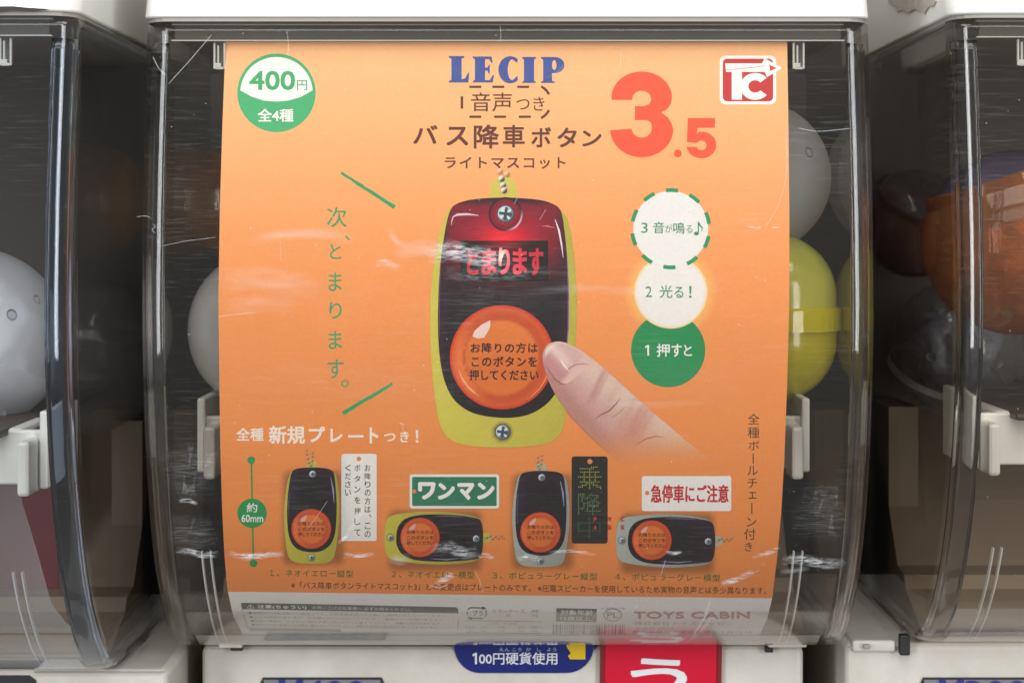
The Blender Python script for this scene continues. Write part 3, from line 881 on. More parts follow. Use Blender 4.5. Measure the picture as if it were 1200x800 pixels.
# -- pictures of the key chain (printed photographs)
YB_ = [(529, 243), (520, 257), (513, 282), (507.5, 318), (504.5, 350), (504, 390), (506, 430), (509.5, 465), (514, 492), (521, 508), (532, 517), (550, 522), (580, 524), (614, 523.3), (639, 520), (652, 513), (660, 500), (667.5, 462), (673.5, 412), (676, 362), (675, 325), (671, 285), (666, 260), (658, 247), (640, 238), (600, 234), (560, 236)]
BK_ = [(527.5, 247), (522, 268), (516.5, 305), (513.5, 350), (513.5, 395), (517, 430), (523, 452), (532, 468), (545, 479), (562, 486), (592, 489.5), (618, 486), (637, 476), (650, 462), (659, 442), (664, 415), (666.5, 370), (666.5, 335), (664.5, 300), (660.5, 262), (656.5, 246), (648, 239), (630, 234), (592, 231.5), (556, 233.5), (536, 238.5)]

def rounded(pts, k=4):
    out = []; n = len(pts)
    for i in range(n):
        p0, p1, p2, p3 = pts[i - 1], pts[i], pts[(i + 1) % n], pts[(i + 2) % n]
        for t in range(k):
            u = t / k
            out.append(tuple(0.5 * (2*p1[j] + (p2[j]-p0[j])*u + (2*p0[j]-5*p1[j]+4*p2[j]-p3[j])*u*u + (3*p1[j]-p0[j]-3*p2[j]+p3[j])*u**3) for j in (0, 1)))
    return out
YB_, BK_ = rounded(YB_), rounded(BK_)

def screw(b, cx, cy_, r, layer, tf):
    b.circle(cx, cy_, r, lambda x, y: lerp((205, 218, 226), (92, 112, 128), sm(-r, r, (x - cx) + (y - cy_))), layer, n=20, step=max(1.5, r / 3))
    if r > 5:
        b.ring(cx, cy_, r, r * 0.86, (56, 70, 84), layer + 1, 0, 360, 20)
        for a in (8, 98):
            c, s = math.cos(math.radians(a)) * r * .72, math.sin(math.radians(a)) * r * .72
            b.stroke([(cx - c, cy_ - s), (cx + c, cy_ + s)], r * .30, (58, 74, 88), layer + 1)
        for a in (53, 143, 233, 323):
            c, s = math.cos(math.radians(a)), math.sin(math.radians(a))
            b.stroke([(cx + c * r * .3, cy_ + s * r * .3), (cx + c * r * .72, cy_ + s * r * .72)], [r * .1, r * .3], (222, 234, 240), layer + 2)
    else:
        b.stroke([(cx - r * .6, cy_), (cx + r * .6, cy_)], r * .28, (70, 84, 96), layer + 1)
        b.stroke([(cx, cy_ - r * .6), (cx, cy_ + r * .6)], r * .28, (70, 84, 96), layer + 1)

def key_chain(name, tf, sc, body_rgb, lit, small, horizontal=False):
    """tf maps big-picture coordinates to the place on the sheet"""
    b = Block(name, 2)
    inv_step = 3.0 if not small else 2.6
    T = lambda pts: [tf(x, y) for x, y in pts]
    if small:   # soft printed shadow around the body
        cx, cy_ = tf(590, 378)
        ex, ey = (70 * sc, 120 * sc) if not horizontal else (120 * sc, 70 * sc)
        def shd(x, y):
            dx = max(0, abs(x - cx - 2) - ex); dy = max(0, abs(y - cy_ - 3) - ey)
            return lerp(tuple(v * 0.70 for v in bgc(x, y)), bgc(x, y), sm(2, 15, math.hypot(dx, dy)))
        b.rrect(cx - ex - 14, cy_ - ey - 14, cx + ex + 18, cy_ + ey + 17, 14, shd, 0, step=3.0)
    lc = tf(590, 222)
    b.circle(lc[0], lc[1], 15.5 * sc, lerp(body_rgb, (255, 245, 150), 0.18), 1, n=24, step=4)
    q = T([(574.5, 222), (605.5, 222), (607, 236), (573, 236)])
    b.poly(q, lerp(body_rgb, (255, 245, 150), 0.12), 2, 6)
    b.circle(lc[0], lc[1], 5.5 * sc, bgc(*lc), 3, n=14)
    def bodyc(x, y):
        k = (x - tf(590, 378)[0]) / (86 * sc) * 0.10 - (y - tf(590, 378)[1]) / (146 * sc) * 0.05
        n = random.uniform(-0.015, 0.015)
        e = 1 - k * 0.6 + n
        return tuple(max(0, min(255, v * e)) for v in body_rgb)
    b.poly(T(YB_), bodyc, 4, 6 * max(sc, .5))
    # dark window of the button unit
    base = (27, 22, 30)
    def winc(x, y):
        u, v = tf.inv(x, y)
        c = base
        if lit:
            g = math.exp(-(((u - 591) / 52) ** 2 + ((v - 286) / 36) ** 2))
            g2 = math.exp(-(((u - 591) / 24) ** 2 + ((v - 283) / 17) ** 2))
            up_ = sm(356, 250, v) * 0.75 * sm(230, 243, v + abs(u - 591) * .06)
            c = lerp(c, (142, 24, 48), up_ * sm(78, 60, abs(u - 590)))
            c = lerp(c, (214, 16, 46), g * 0.85); c = lerp(c, (255, 34, 60), g2 * 0.8)
            c = lerp(c, (70, 26, 66), 0.5 * sm(60, 76, abs(u - 590)))
            c = lerp(c, (44, 20, 40), 0.85 * sm(243, 232, v))
        else:
            c = lerp(c, (52, 44, 78), 0.55 * sm(40, 70, abs(u - 600)) * sm(420, 300, v))
            c = lerp(c, (46, 30, 50), 0.6 * sm(300, 240, v))
        n = random.uniform(-4, 4)
        return tuple(max(0, w + n) for w in c)
    b.poly(T(BK_), winc, 5, inv_step)
    if lit:
        # gloss lines of the lens
        b.stroke([(531, 254), (536, 251.5), (548, 251), (561, 252.5)], [1, 2.6, 2.4, .6], (226, 196, 214), 6)
        b.stroke([(531, 254), (529.5, 259), (529, 264)], [1.6, 1.4, .3], (210, 170, 196), 6)
        b.stroke([(650.5, 257), (655, 270), (658, 286), (660, 302)], [.6, 2.2, 1.8, .4], (236, 220, 232), 6)
        b.stroke([(635, 265), (642, 265), (650, 267)], [.5, 1.8, .5], (200, 110, 130), 6)
        b.stroke([(516.5, 305), (514.5, 350), (514.8, 395)], [.8, 1.6, .6], (96, 70, 96), 6)
        b.stroke([(664.5, 300), (666.2, 340), (665.8, 385), (663.5, 412)], [.6, 1.5, 1.3, .4], (110, 96, 150), 6)
        # message window
        b.rect(539.5, 282, 642.5, 330, lambda x, y: lerp((22, 16, 18), (178, 14, 34), 0.75 * math.exp(-(((x - 591) / 24) ** 2 + ((y - 284) / 14) ** 2))), 7, step=3)
        for ch, x0, y0, x1, y1 in (('と', 547, 292, 561, 322), ('ま', 564, 290.5, 582, 322), ('り', 584, 290, 598, 322), ('ま', 600.5, 290.5, 618, 322), ('す', 619.5, 290.5, 637, 323)):
            def tc(x, y):
                c = lerp((196, 34, 54), (255, 70, 104), math.exp(-((x - 590) / 26) ** 2))
                return lerp(c, (255, 246, 228), math.exp(-(((x - 588) / 7) ** 2 + ((y - 300) / 11) ** 2)))
            b.text(ch, x0, y0, x1, y1, tc, 8, 0.03, res=5)
        b.ring(592.5, 251, 20, 17.8, lambda x, y: lerp((50, 12, 40), (220, 190, 206), sm(8, 22, (x - 592) * .8 + (y - 251) * .6)), 6, 0, 360, 32)
        b.circle(592.5, 251, 17.5, lambda x, y: lerp((178, 18, 44), (120, 14, 40), sm(6, 17, math.hypot(x - 592, y - 251))), 7, n=28, step=3)
        screw(b, 592.5, 250.5, 10.6, 8, tf)
    else:
        c = tf(592.5, 252); screw(b, c[0], c[1], 10 * sc * 1.05, 6, tf)
        if not horizontal:
            b.stroke(T([(648, 262), (656, 300), (659, 340)]), [.4, 2.0, .4], (150, 148, 190), 6)
            b.stroke(T([(521, 300), (518, 345), (519, 390)]), [.3, .9, .3], (96, 92, 120), 6)
        else:
            b.stroke(T([(656, 300), (660, 340), (657, 390)]), [.4, 1.6, .4], (136, 134, 170), 6)
            b.stroke(T([(522, 290), (518, 335), (519, 380)]), [.3, 1.0, .3], (120, 116, 150), 6)
    # lower screw in its recess
    c = tf(589, 506)
    b.circle(c[0], c[1], 13.5 * sc, lambda x, y: lerp(tuple(v * .70 for v in body_rgb), body_rgb, sm(9 * sc, 13.5 * sc, math.hypot(x - c[0], y - c[1]))), 6, n=24, step=3)
    screw(b, c[0], c[1], 9.4 * sc, 7, tf)
    # orange push button
    bc = tf(588, 418.5); R0 = 61 * sc
    def but(x, y):
        u, v = (x - bc[0]) / R0, (y - bc[1]) / R0
        r = math.hypot(u, v)
        c = lerp((216, 112, 50), (226, 124, 58), sm(-.3, .6, -v))
        if r > 0.74:
            c = lerp((198, 82, 40), (232, 122, 62), sm(.55, 1, (-u * .8 + v * .2 + .3)))
            c = lerp(c, (222, 96, 48), sm(.84, .90, r) * .6)
            c = lerp(c, (202, 58, 34), sm(.93, .99, r))
        elif r > 0.68: c = lerp(c, (190, 84, 40), sm(.68, .74, r))
        c = lerp(c, (236, 132, 60), .5 * sm(.25, .9, v) * (r < .74))
        k = random.uniform(-.012, .012)
        return tuple(w * (1 + k) for w in c)
    b.circle(bc[0], bc[1], R0, but, 9, n=56, step=max(1.7, 2.6 * min(1, sc * 1.2)))
    hl = [(-.53, -.50), (-.40, -.62), (-.22, -.71), (-.22, -.60), (-.26, -.50), (-.34, -.38), (-.46, -.36), (-.56, -.40)]
    b.poly([(bc[0] + u * R0, bc[1] + v * R0) for u, v in hl], (238, 208, 206) if not small else (226, 176, 168), 10, 4)
    if not small:
        b.stroke(arc_pts(bc[0], bc[1], R0 * .86, R0 * .86, 120, 165, 8), [.3, 1, 2.2, 2.6, 2, 2.4, 1.6, .8, .3], (240, 170, 130), 10)
        b.stroke(arc_pts(bc[0], bc[1], R0 * .94, R0 * .94, 10, 60, 8), [.3, .8, 1.2, 1.2, 1.2, 1.2, 1, .6, .3], (244, 150, 90), 10)
        TB = (44, 26, 30)
        b.text('お降りの方は', 551.5, 401.5, 630, 413.5, TB, 11, 0.022, spacing=1.12)
        b.text('このボタンを', 552.5, 417.5, 629.5, 429.5, TB, 11, 0.022, spacing=1.12)
        b.text('押してください', 550, 433, 631, 445.5, TB, 11, 0.022)
    else:
        TB = (74, 38, 34)
        for i, s in enumerate(('お降りの方は', 'このボタンを', '押してください')):
            yy = bc[1] - 6.2 + i * 6.3
            b.text(s, bc[0] - 15.3, yy - 2.3, bc[0] + 15.8, yy + 2.4, TB, 11, 0.015, res=2)
    return b

class TF:
    def __init__(self, f, inv): self.f, self.inv = f, inv
    def __call__(self, x, y): return self.f(x, y)

ident = TF(lambda x, y: (x, y), lambda x, y: (x, y))
YEL, GRY = (194, 186, 78), (158, 166, 164)
b = key_chain('key_chain_picture', ident, 1.0, YEL, True, False)
for cx, cy_, r in ((586, 201, 3.4), (594.2, 204, 3.4), (587.8, 209.6, 3.7), (589.6, 217, 3.6), (590.8, 223, 3.8)):
    k = 0.55 if cy_ < 205 else 0.0
    b.circle(cx, cy_, r, lambda x, y: lerp(lerp((232, 232, 226), (70, 68, 62), sm(-2.5, 3.2, (x - cx) + (y - cy_))), bgc(x, y), k), 12, n=14, step=1.6)
b.build()

# finger pressing the button
b = Block('finger_picture', 0)
FL = lambda k: (lambda x, y: 2.2 + k + 12 * sm(545, 505, y))
FG = [(654, 400), (646, 401.5), (640, 406), (636.5, 413), (635.8, 421), (638, 432), (642, 444), (648, 457), (657, 471), (668, 486), (680, 499), (693, 512), (706, 524), (720, 537), (738, 552), (772, 556), (800, 556), (842, 556), (842, 543), (826, 532), (808, 519), (790, 504), (770, 487), (750, 469.5), (734, 455), (718, 440.5), (704, 428), (692, 418.5), (680, 410), (668, 403.5), (661, 401)]
ax, ay = 650.0, 412.0; ux, uy = 0.755, 0.656
def skin(x, y):
    t = (x - ax) * ux + (y - ay) * uy          # along the finger
    s = -(x - ax) * uy + (y - ay) * ux         # across, + is the lower-left side
    mid_ = -3 + 0.02 * t; hw = 25 + 0.17 * max(0, t)
    q = (s - mid_) / hw
    c = lerp((214, 182, 172), (200, 152, 146), sm(-.2, 1.0, q))
    c = lerp(c, (226, 200, 190), 0.6 * math.exp(-((q + .35) / .35) ** 2))
    c = lerp(c, (180, 128, 122), 0.7 * sm(.62, 1.0, abs(q)))
    for tt, w, k in ((64, 3.0, .5), (69, 2.0, .3), (86, 5, .12), (112, 4, .16), (124, 3.5, .30), (131, 3, .28), (138, 3, .2)):   # knuckle creases
        c = lerp(c, (172, 112, 106), k * math.exp(-((t - tt - 5 * math.sin(q * 2.2)) / w) ** 2) * sm(1.0, .2, abs(q + .1)))
    c = lerp(c, (206, 126, 110), 0.45 * math.exp(-(((t - 128) / 18) ** 2 + ((q - .1) / .5) ** 2)))
    n = 2.6 * (math.sin(x * 1.7 + y * .9) * math.sin(y * 2.1 - x * .6)) + random.uniform(-3, 3)
    c = tuple(v + n for v in c)
    f = max(sm(494, 554, y + .06 * (x - 740)), sm(800, 838, x))
    return lerp(c, bgc(x, y), f)
b.poly(rounded(FG, 3), skin, FL(0), 2.2)
NAIL = [(652, 403), (645, 405), (640, 410), (638.5, 418), (640.5, 428), (645, 437), (651, 444.5), (658, 449.5), (662, 450), (668, 447), (676, 441), (684, 434), (690.5, 427), (689, 421), (681, 413.5), (671, 407), (662, 403.5)]
def nail(x, y):
    t = (x - ax) * ux + (y - ay) * uy; s = -(x - ax) * uy + (y - ay) * ux
    c = lerp((214, 178, 176), (196, 142, 146), sm(-18, 16, s))
    c = lerp(c, (238, 218, 216), 0.75 * math.exp(-((s + 2 - .12 * t) / 6.5) ** 2) * sm(40, 14, t))
    c = lerp(c, (236, 226, 220), sm(-2, -9, t))
    c = lerp(c, (226, 186, 184), sm(26, 32, t))
    return c
b.poly(rounded(NAIL, 3), nail, FL(1), 2.2)
b.stroke([(640.5, 428), (645, 437), (651, 444.5), (658, 449.5), (664, 450)], [.4, 1.4, 1.8, 1.8, .5], (160, 104, 110), FL(2))
b.stroke([(664, 436), (668, 430.5), (675, 427), (684, 426), (690, 427)], [.5, 1.3, 1.2, 1.0, .5], (176, 124, 124), FL(2))
b.stroke([(656, 420), (661, 428), (667, 435)], [.5, 2.4, .5], (246, 232, 230), FL(2))
b.stroke([(697, 491), (704, 486), (714, 481), (722, 473), (727, 466)], [.4, 1.3, 1.7, 1.4, .4], (150, 96, 92), FL(2))
b.stroke([(716, 490), (726, 483), (733, 476)], [.3, .9, .3], (168, 116, 110), FL(2))
b.stroke([(745, 521), (757, 514), (768, 511), (778, 512)], [.3, 1.2, 1.2, .3], (166, 104, 92), FL(2))
b.build()

# -- feature line
b = Block('feature_lettering', 2)
for s, x0, y0, x1, y1, bo in (('全種', 277, 501, 309, 516.5, .02), ('新規', 315, 498.5, 357.5, 520, .026), ('プ', 361.5, 499.5, 381, 518, .03), ('レ', 387, 502, 401.5, 518, .03), ('ー', 408, 509.5, 426, 512.5, .02), ('ト', 433, 500.5, 443.5, 519.5, .03), ('つ', 450, 507.5, 463.5, 517, .02), ('き', 469, 505, 479, 518, .02), ('！', 487, 503.5, 490.5, 518.5, .025)):
    b.text(s, x0, y0, x1, y1, (246, 238, 232), 0, bo)
# size scale
b.stroke([(294.6, 539), (297, 659)], 2.0, (40, 150, 84), 0)
b.circle(294.5, 539, 4.6, (40, 150, 84), 1, n=18)
b.circle(297, 659.5, 4.6, (40, 150, 84), 1, n=18)
b.circle(295.4, 601, 17.2, (40, 150, 84), 2, n=30)
b.text('約', 289, 589, 301.5, 600, WHT, 3, .012)
b.text('60mm', 283, 602.5, 308.5, 611.5, WHT, 3, .012)
b.build()

# -- the four small pictures
def vert_tf(x0, y0, x1, y1):
    sx_, sy_ = (x1 - x0) / 172.0, (y1 - y0) / 292.0
    return TF(lambda x, y: (x0 + (x - 504) * sx_, y0 + (y - 232) * sy_), lambda x, y: (504 + (x - x0) / sx_, 232 + (y - y0) / sy_)), (sx_ + sy_) / 2
def horiz_tf(x0, y0, x1, y1):   # the picture's top turned to the right
    sx_, sy_ = (x1 - x0) / 292.0, (y1 - y0) / 172.0
    return TF(lambda x, y: (x1 - (y - 232) * sx_, y0 + (x - 504) * sy_), lambda x, y: (504 + (y - y0) / sy_, 232 + (x1 - x) / sx_)), (sx_ + sy_) / 2
def chain(b, pts, r=1.5):
    for i, (x, y) in enumerate(pts):
        k = 0.65 * i / len(pts)
        b.circle(x, y, r, lambda u, v: lerp(lerp((200, 196, 186), (60, 56, 50), sm(-1, 1.4, (u - x) + (v - y))), bgc(u, v), k), 12, n=8, step=1.5)
tf, s = vert_tf(333, 547.5, 398, 660); b = key_chain('small_key_chain_picture', tf, s, (182, 175, 66), False, True)
chain(b, [(364, 545), (361.5, 542), (365.5, 539.5), (360.5, 537), (366, 534.5), (359.5, 532), (366, 530), (359, 527.5)]); b.build()
tf, s = horiz_tf(450.5, 599, 566, 661); b = key_chain('small_key_chain_picture', tf, s, (182, 175, 66), False, True, True)
chain(b, [(570, 629.5), (574, 628), (577, 631), (580.5, 628), (584, 630.5), (587.5, 627.5), (590, 630)]); b.build()
tf, s = vert_tf(600.5, 551.5, 667.5, 664); b = key_chain('small_key_chain_picture', tf, s, GRY, False, True)
chain(b, [(632, 549), (630.5, 546), (634, 543.5), (630, 541), (634.5, 538.5), (630, 536), (635, 533.5)]); b.build()
tf, s = horiz_tf(722, 602, 838, 664.5); b = key_chain('small_key_chain_picture', tf, s, GRY, False, True, True)
chain(b, [(842, 632), (845, 631), (848, 633.5), (851, 631), (854, 633), (857, 630.5)]); b.build()

# -- the four name plates
b = Block('white_plate_picture', 8)
b.rrect(400, 531.5, 441.5, 633.5, 3, lambda x, y: lerp((216, 226, 232), (240, 240, 242), sm(398, 416, x + (y - 600) * -.08)), 0, step=5)
b.circle(420.5, 537.3, 2.7, (222, 138, 88), 1, n=14)
for col, x, y0, dy in (('お降りの方は、この', 430.8, 548, 9.7), ('ボタンを押して', 418.8, 548, 12.6), ('ください', 407.8, 548, 9.6)):
    for i, ch in enumerate(col):
        yy = y0 + i * dy
        if ch == '、': b.text(ch, x + 1.5, yy - 4, x + 4, yy - 1, INK, 1)
        else: b.text(ch, x - 3.5, yy - 3.8, x + 3.5, yy + 3.8, INK, 1, .006, res=2)
b.build()
b = Block('green_plate_picture', 8)
b.rrect(480, 555.5, 585, 595.5, 3, (236, 238, 238), 0)
b.rrect(483, 558.5, 582, 592.5, 1.5, (46, 124, 98), 1)
b.circle(485.3, 575.5, 2.5, (222, 138, 88), 2, n=14)
for ch, x0, y0, x1, y1 in (('ワ', 490, 564.5, 510.5, 585), ('ン', 513, 565.5, 533, 585), ('マ', 536, 565.5, 556, 585.5), ('ン', 559, 565, 579.5, 585)):
    b.text(ch, x0, y0, x1, y1, (244, 244, 242), 2, .045)
b.build()
b = Block('dark_plate_picture', 8)
b.rrect(670, 534.5, 712, 636.5, 3, lambda x, y: tuple(v + random.uniform(-5, 5) for v in (34, 36, 36)), 0, step=3)
b.circle(691.3, 540.5, 3, (222, 140, 90), 1, n=14)
def dots(ch, x0, y0, x1, y1, nx, ny, color):
    v, f = glyphs(ch, 0.0, 3)
    v = fit(v, x0, y0, x1, y1)
    def hit(x, y):
        for t in f:
            for k in range(1, len(t) - 1):
                a, b2, c = v[t[0]], v[t[k]], v[t[k + 1]]
                d1 = (b2[0]-a[0])*(y-a[1]) - (b2[1]-a[1])*(x-a[0]); d2 = (c[0]-b2[0])*(y-b2[1]) - (c[1]-b2[1])*(x-b2[0]); d3 = (a[0]-c[0])*(y-c[1]) - (a[1]-c[1])*(x-c[0])
                if (d1 >= 0 and d2 >= 0 and d3 >= 0) or (d1 <= 0 and d2 <= 0 and d3 <= 0): return True
        return False
    for i in range(nx):
        for j in range(ny):
            cx, cy_ = x0 + (i + .5) * (x1 - x0) / nx, y0 + (j + .5) * (y1 - y0) / ny
            if any(hit(cx + ox, cy_ + oy) for ox, oy in ((0, 0), (.25, .25), (-.25, -.25))):
                h = .55
                b.add([(cx - h, cy_ - h), (cx + h, cy_ - h), (cx + h, cy_ + h), (cx - h, cy_ + h)], [(0, 1, 2, 3)], color, 1)
dots('乗', 677, 546, 705, 573, 13, 14, (168, 176, 84))
dots('降', 677, 577.5, 704, 603, 13, 14, (104, 146, 92))
dots('中', 677, 605.5, 704, 632, 13, 14, (52, 118, 82))
RS = (196, 62, 44)
for ch, x, y in (('P', 697.5, 608), ('V', 714.5, 608), ('C', 729.5, 608), ('A', 697.5, 617.5), ('B', 714.5, 617.5), ('S', 729.5, 617.5)):
    b.text(ch, x - 1.9, y - 2.6, x + 1.9, y + 2.6, RS, 14, .04)
b.build()
b = Block('warning_plate_picture', 8)
b.rrect(752, 557.5, 857, 598.5, 3, (238, 238, 241), 0)
b.circle(758.3, 577.3, 2.6, (222, 138, 88), 1, n=14)
b.text('急停車にご注意', 762.5, 567.5, 854, 589, (196, 40, 50), 1, .026)
b.build()

# -- captions and fine print
b = Block('caption_lettering', 2)
CG = (34, 108, 48)
b.text('１、ネオイエロー縦型', 316, 666.5, 414, 675, CG, 0, .008, .012, 1.1)
b.text('２、ネオイエロー横型', 459, 668, 556, 676.5, CG, 0, .008, .012, 1.1)
b.text('３、ポピュラーグレー縦型', 577, 669.5, 700, 678, CG, 0, .008, .012, 1.1)
b.text('４、ポピュラーグレー横型', 721, 671, 844, 679.5, CG, 0, .008, .012, 1.1)
b.text('※「バス降車ボタンライトマスコット3」との変更点はプレートのみです。', 341, 681, 622, 689.5, (70, 34, 26), 0, .004, .0115, res=2)
b.text('※圧電スピーカーを使用しているため実物の音声とは多少異なります。', 630, 684.5, 898, 693, (70, 34, 26), 0, .004, .0115, res=2)
SD = (74, 66, 46)
for ch, x0, y0, x1, y1 in (('全', 876.5, 484.5, 890, 497), ('種', 876, 500, 890, 513), ('ボ', 877, 516, 890, 527), ('|', 882, 531, 883.3, 543), ('ル', 876, 545.5, 888, 556.5), ('チ', 876, 560, 887.5, 571.5), ('ェ', 877, 576, 886.5, 584), ('|', 880.4, 589, 881.7, 602), ('ン', 875, 606, 886.5, 616.5), ('付', 872, 619, 885.5, 632), ('き', 873, 635, 881.5, 645.5)):
    b.text(ch, x0, y0, x1, y1, SD, 0, .0 if ch == '|' else .004)
b.build()

b = Block('legal_print', 2)
GY, GT = (92, 98, 102), (126, 128, 132)
b.poly([(282, 707), (284, 705.8), (400, 708), (534, 711), (537, 713), (537, 718.4), (400, 715.6), (284, 713.2)], GY, 0, 6)
b.text('⚠ 注意(ちゅうい)', 289, 707.6, 359, 712.6, (236, 238, 240), 1, .02, .018)
b.text('お買い上げのお客様へ 必ずお読みください。', 366, 709.6, 482, 713.2, (206, 210, 214), 1, .0, .02, res=2)
b.stroke([(284, 713), (286, 722), (291, 737)], .7, GY, 0)
b.stroke([(537, 718), (537, 727), (536, 738)], .7, GY, 0)
for i, s in enumerate(('●本商品の対象年齢は15歳以上です。対象年齢未満のお子様には絶対に与えないでください。', '●小さな部品があります。お子様の口に入れないでください。窒息などの危険があります。', '●本品の使用中、カプセルや袋は不用の際にはすぐに捨ててください。誤飲の恐れがあります。', '●直射日光や高温になる所に置かないでください。変形や変色の原因になることがあります。')):
    y = (717.6, 722.2, 726.8, 731.2)[i]
    b.text(s, 291 + i * 1.3, y - 1.3, 524 - i * 3, y + 1.6, GT, 0, 0, .016, res=1)
b.poly([(291.5, 735.2), (399, 736.6), (400, 739.8), (293, 738.6)], (156, 158, 162), 0, 6)
# recycling mark
for pts in ([(548, 714), (551, 711.6), (566, 711.8)], [(569.5, 714.5), (570, 719), (568.5, 722)], [(566, 724), (551, 724), (548.5, 722)], [(547.6, 720), (547.6, 716)]):
    b.stroke(pts, 1.5, (74, 78, 82), 0)
b.poly([(565, 709.8), (570.5, 712.2), (565, 714.2)], (74, 78, 82), 0); b.poly([(553, 722), (547.5, 724.2), (553, 726)], (74, 78, 82), 0)
b.text('プラ', 554, 714.5, 566, 721.5, (74, 78, 82), 0, .01)
b.text('カラーケース', 576.5, 713.5, 614.5, 717.8, GT, 0, .0)
b.text('袋', 592, 719, 598.5, 722.3, GT, 0)
b.text(':PP', 622, 714.3, 631.5, 717.8, GT, 0); b.text(':PE', 622, 719.5, 631.5, 723, GT, 0)
for pts in ([(546, 726.6), (634.5, 727.8)], [(546, 741), (634, 741.6)], [(546, 726.6), (546, 741)], [(634.5, 727.8), (634, 741.6)]):
    b.stroke(pts, .6, GT, 0)
for x, s in ((552, '品番'), (566, '仕様'), (587, '数量'), (610, '製造'), (626, '国')): 
    b.text(s, x - 3.5, 733, x + 4.5, 736, (168, 170, 174), 0, 0, res=1); b.text(s, x - 3, 737.5, x + 4, 740, (176, 178, 182), 0, 0, res=1)
b.text('材質・仕様表', 573, 728.6, 608, 731.4, (168, 170, 174), 0, 0, res=1)
b.poly([(652, 712), (699.5, 713), (699, 728.6), (651.5, 727.8)], (92, 94, 98), 0, 5)
b.text('対象年齢', 657, 714.2, 695, 720.2, (236, 238, 240), 1, .016, .01)
b.text('15歳以上', 657, 721.6, 692, 726.6, (236, 238, 240), 1, .016, .01)
x = 648.0
while x < 732:
    w = random.choice((.7, .7, 1.2, 1.8)); b.poly([(x, 731.2), (x + w, 731.2), (x + w - .6, 742.4), (x - .6, 742.4)], (128, 130, 134), 0, 5); x += w + random.choice((.8, 1.1, 1.6))
b.ring(718, 720, 10.8, 9.6, (86, 90, 94), 0, 0, 360, 28, 0.70)
b.text('PL', 711.5, 716.8, 724.5, 723.4, (86, 90, 94), 0, .012)
b.text('PL保険加入済', 705.5, 711.4, 732.5, 713.6, GT, 0, 0, res=1)
MR = (168, 50, 66)
b.text('TOYS CABIN', 742.5, 716, 879, 724.6, MR, 0, .05, 0.0, 1.05)
b.text('株式会社トイズキャビン', 743, 727.6, 860, 732.2, (110, 112, 118), 0, .006)
b.text('〒420-0816', 745, 734.2, 790, 737.2, (150, 152, 156), 0)
b.text('静岡県静岡市葵区沓谷３丁目12-15', 741.5, 738, 881, 741.6, (136, 138, 142), 0)
b.build()

# ================================================================== wear and painted reflections on the clear cover
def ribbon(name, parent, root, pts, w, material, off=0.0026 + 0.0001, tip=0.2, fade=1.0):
    """a scratch, scuffing or painted reflection haze lying on the outer face of the middle case"""
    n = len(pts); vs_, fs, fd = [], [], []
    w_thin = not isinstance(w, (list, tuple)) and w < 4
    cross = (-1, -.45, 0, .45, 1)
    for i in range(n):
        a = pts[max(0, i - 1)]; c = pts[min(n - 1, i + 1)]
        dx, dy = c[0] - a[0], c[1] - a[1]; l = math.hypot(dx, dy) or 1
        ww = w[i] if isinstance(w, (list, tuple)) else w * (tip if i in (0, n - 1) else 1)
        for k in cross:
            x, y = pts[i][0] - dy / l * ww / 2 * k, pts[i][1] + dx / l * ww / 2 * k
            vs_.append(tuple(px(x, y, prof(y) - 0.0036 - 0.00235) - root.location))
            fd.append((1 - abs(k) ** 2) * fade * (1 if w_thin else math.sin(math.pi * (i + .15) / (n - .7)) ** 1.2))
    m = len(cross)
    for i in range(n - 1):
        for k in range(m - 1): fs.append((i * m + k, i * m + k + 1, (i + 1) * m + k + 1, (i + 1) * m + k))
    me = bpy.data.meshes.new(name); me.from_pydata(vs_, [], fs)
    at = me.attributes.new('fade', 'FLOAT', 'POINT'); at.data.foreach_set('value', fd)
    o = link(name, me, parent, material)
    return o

def curve_pts(pts, n=14, jit=0.0):
    out = []
    for i in range(n + 1):
        t = i / n * (len(pts) - 1); k = min(len(pts) - 2, int(t)); u = t - k
        p0 = pts[max(0, k - 1)]; p1 = pts[k]; p2 = pts[k + 1]; p3 = pts[min(len(pts) - 1, k + 2)]
        q = [0.5 * (2*p1[j] + (p2[j]-p0[j])*u + (2*p0[j]-5*p1[j]+4*p2[j]-p3[j])*u*u + (3*p1[j]-p0[j]-3*p2[j]+p3[j])*u**3) for j in (0, 1)]
        out.append((q[0] + random.uniform(-jit, jit), q[1] + random.uniform(-jit, jit)))
    return out

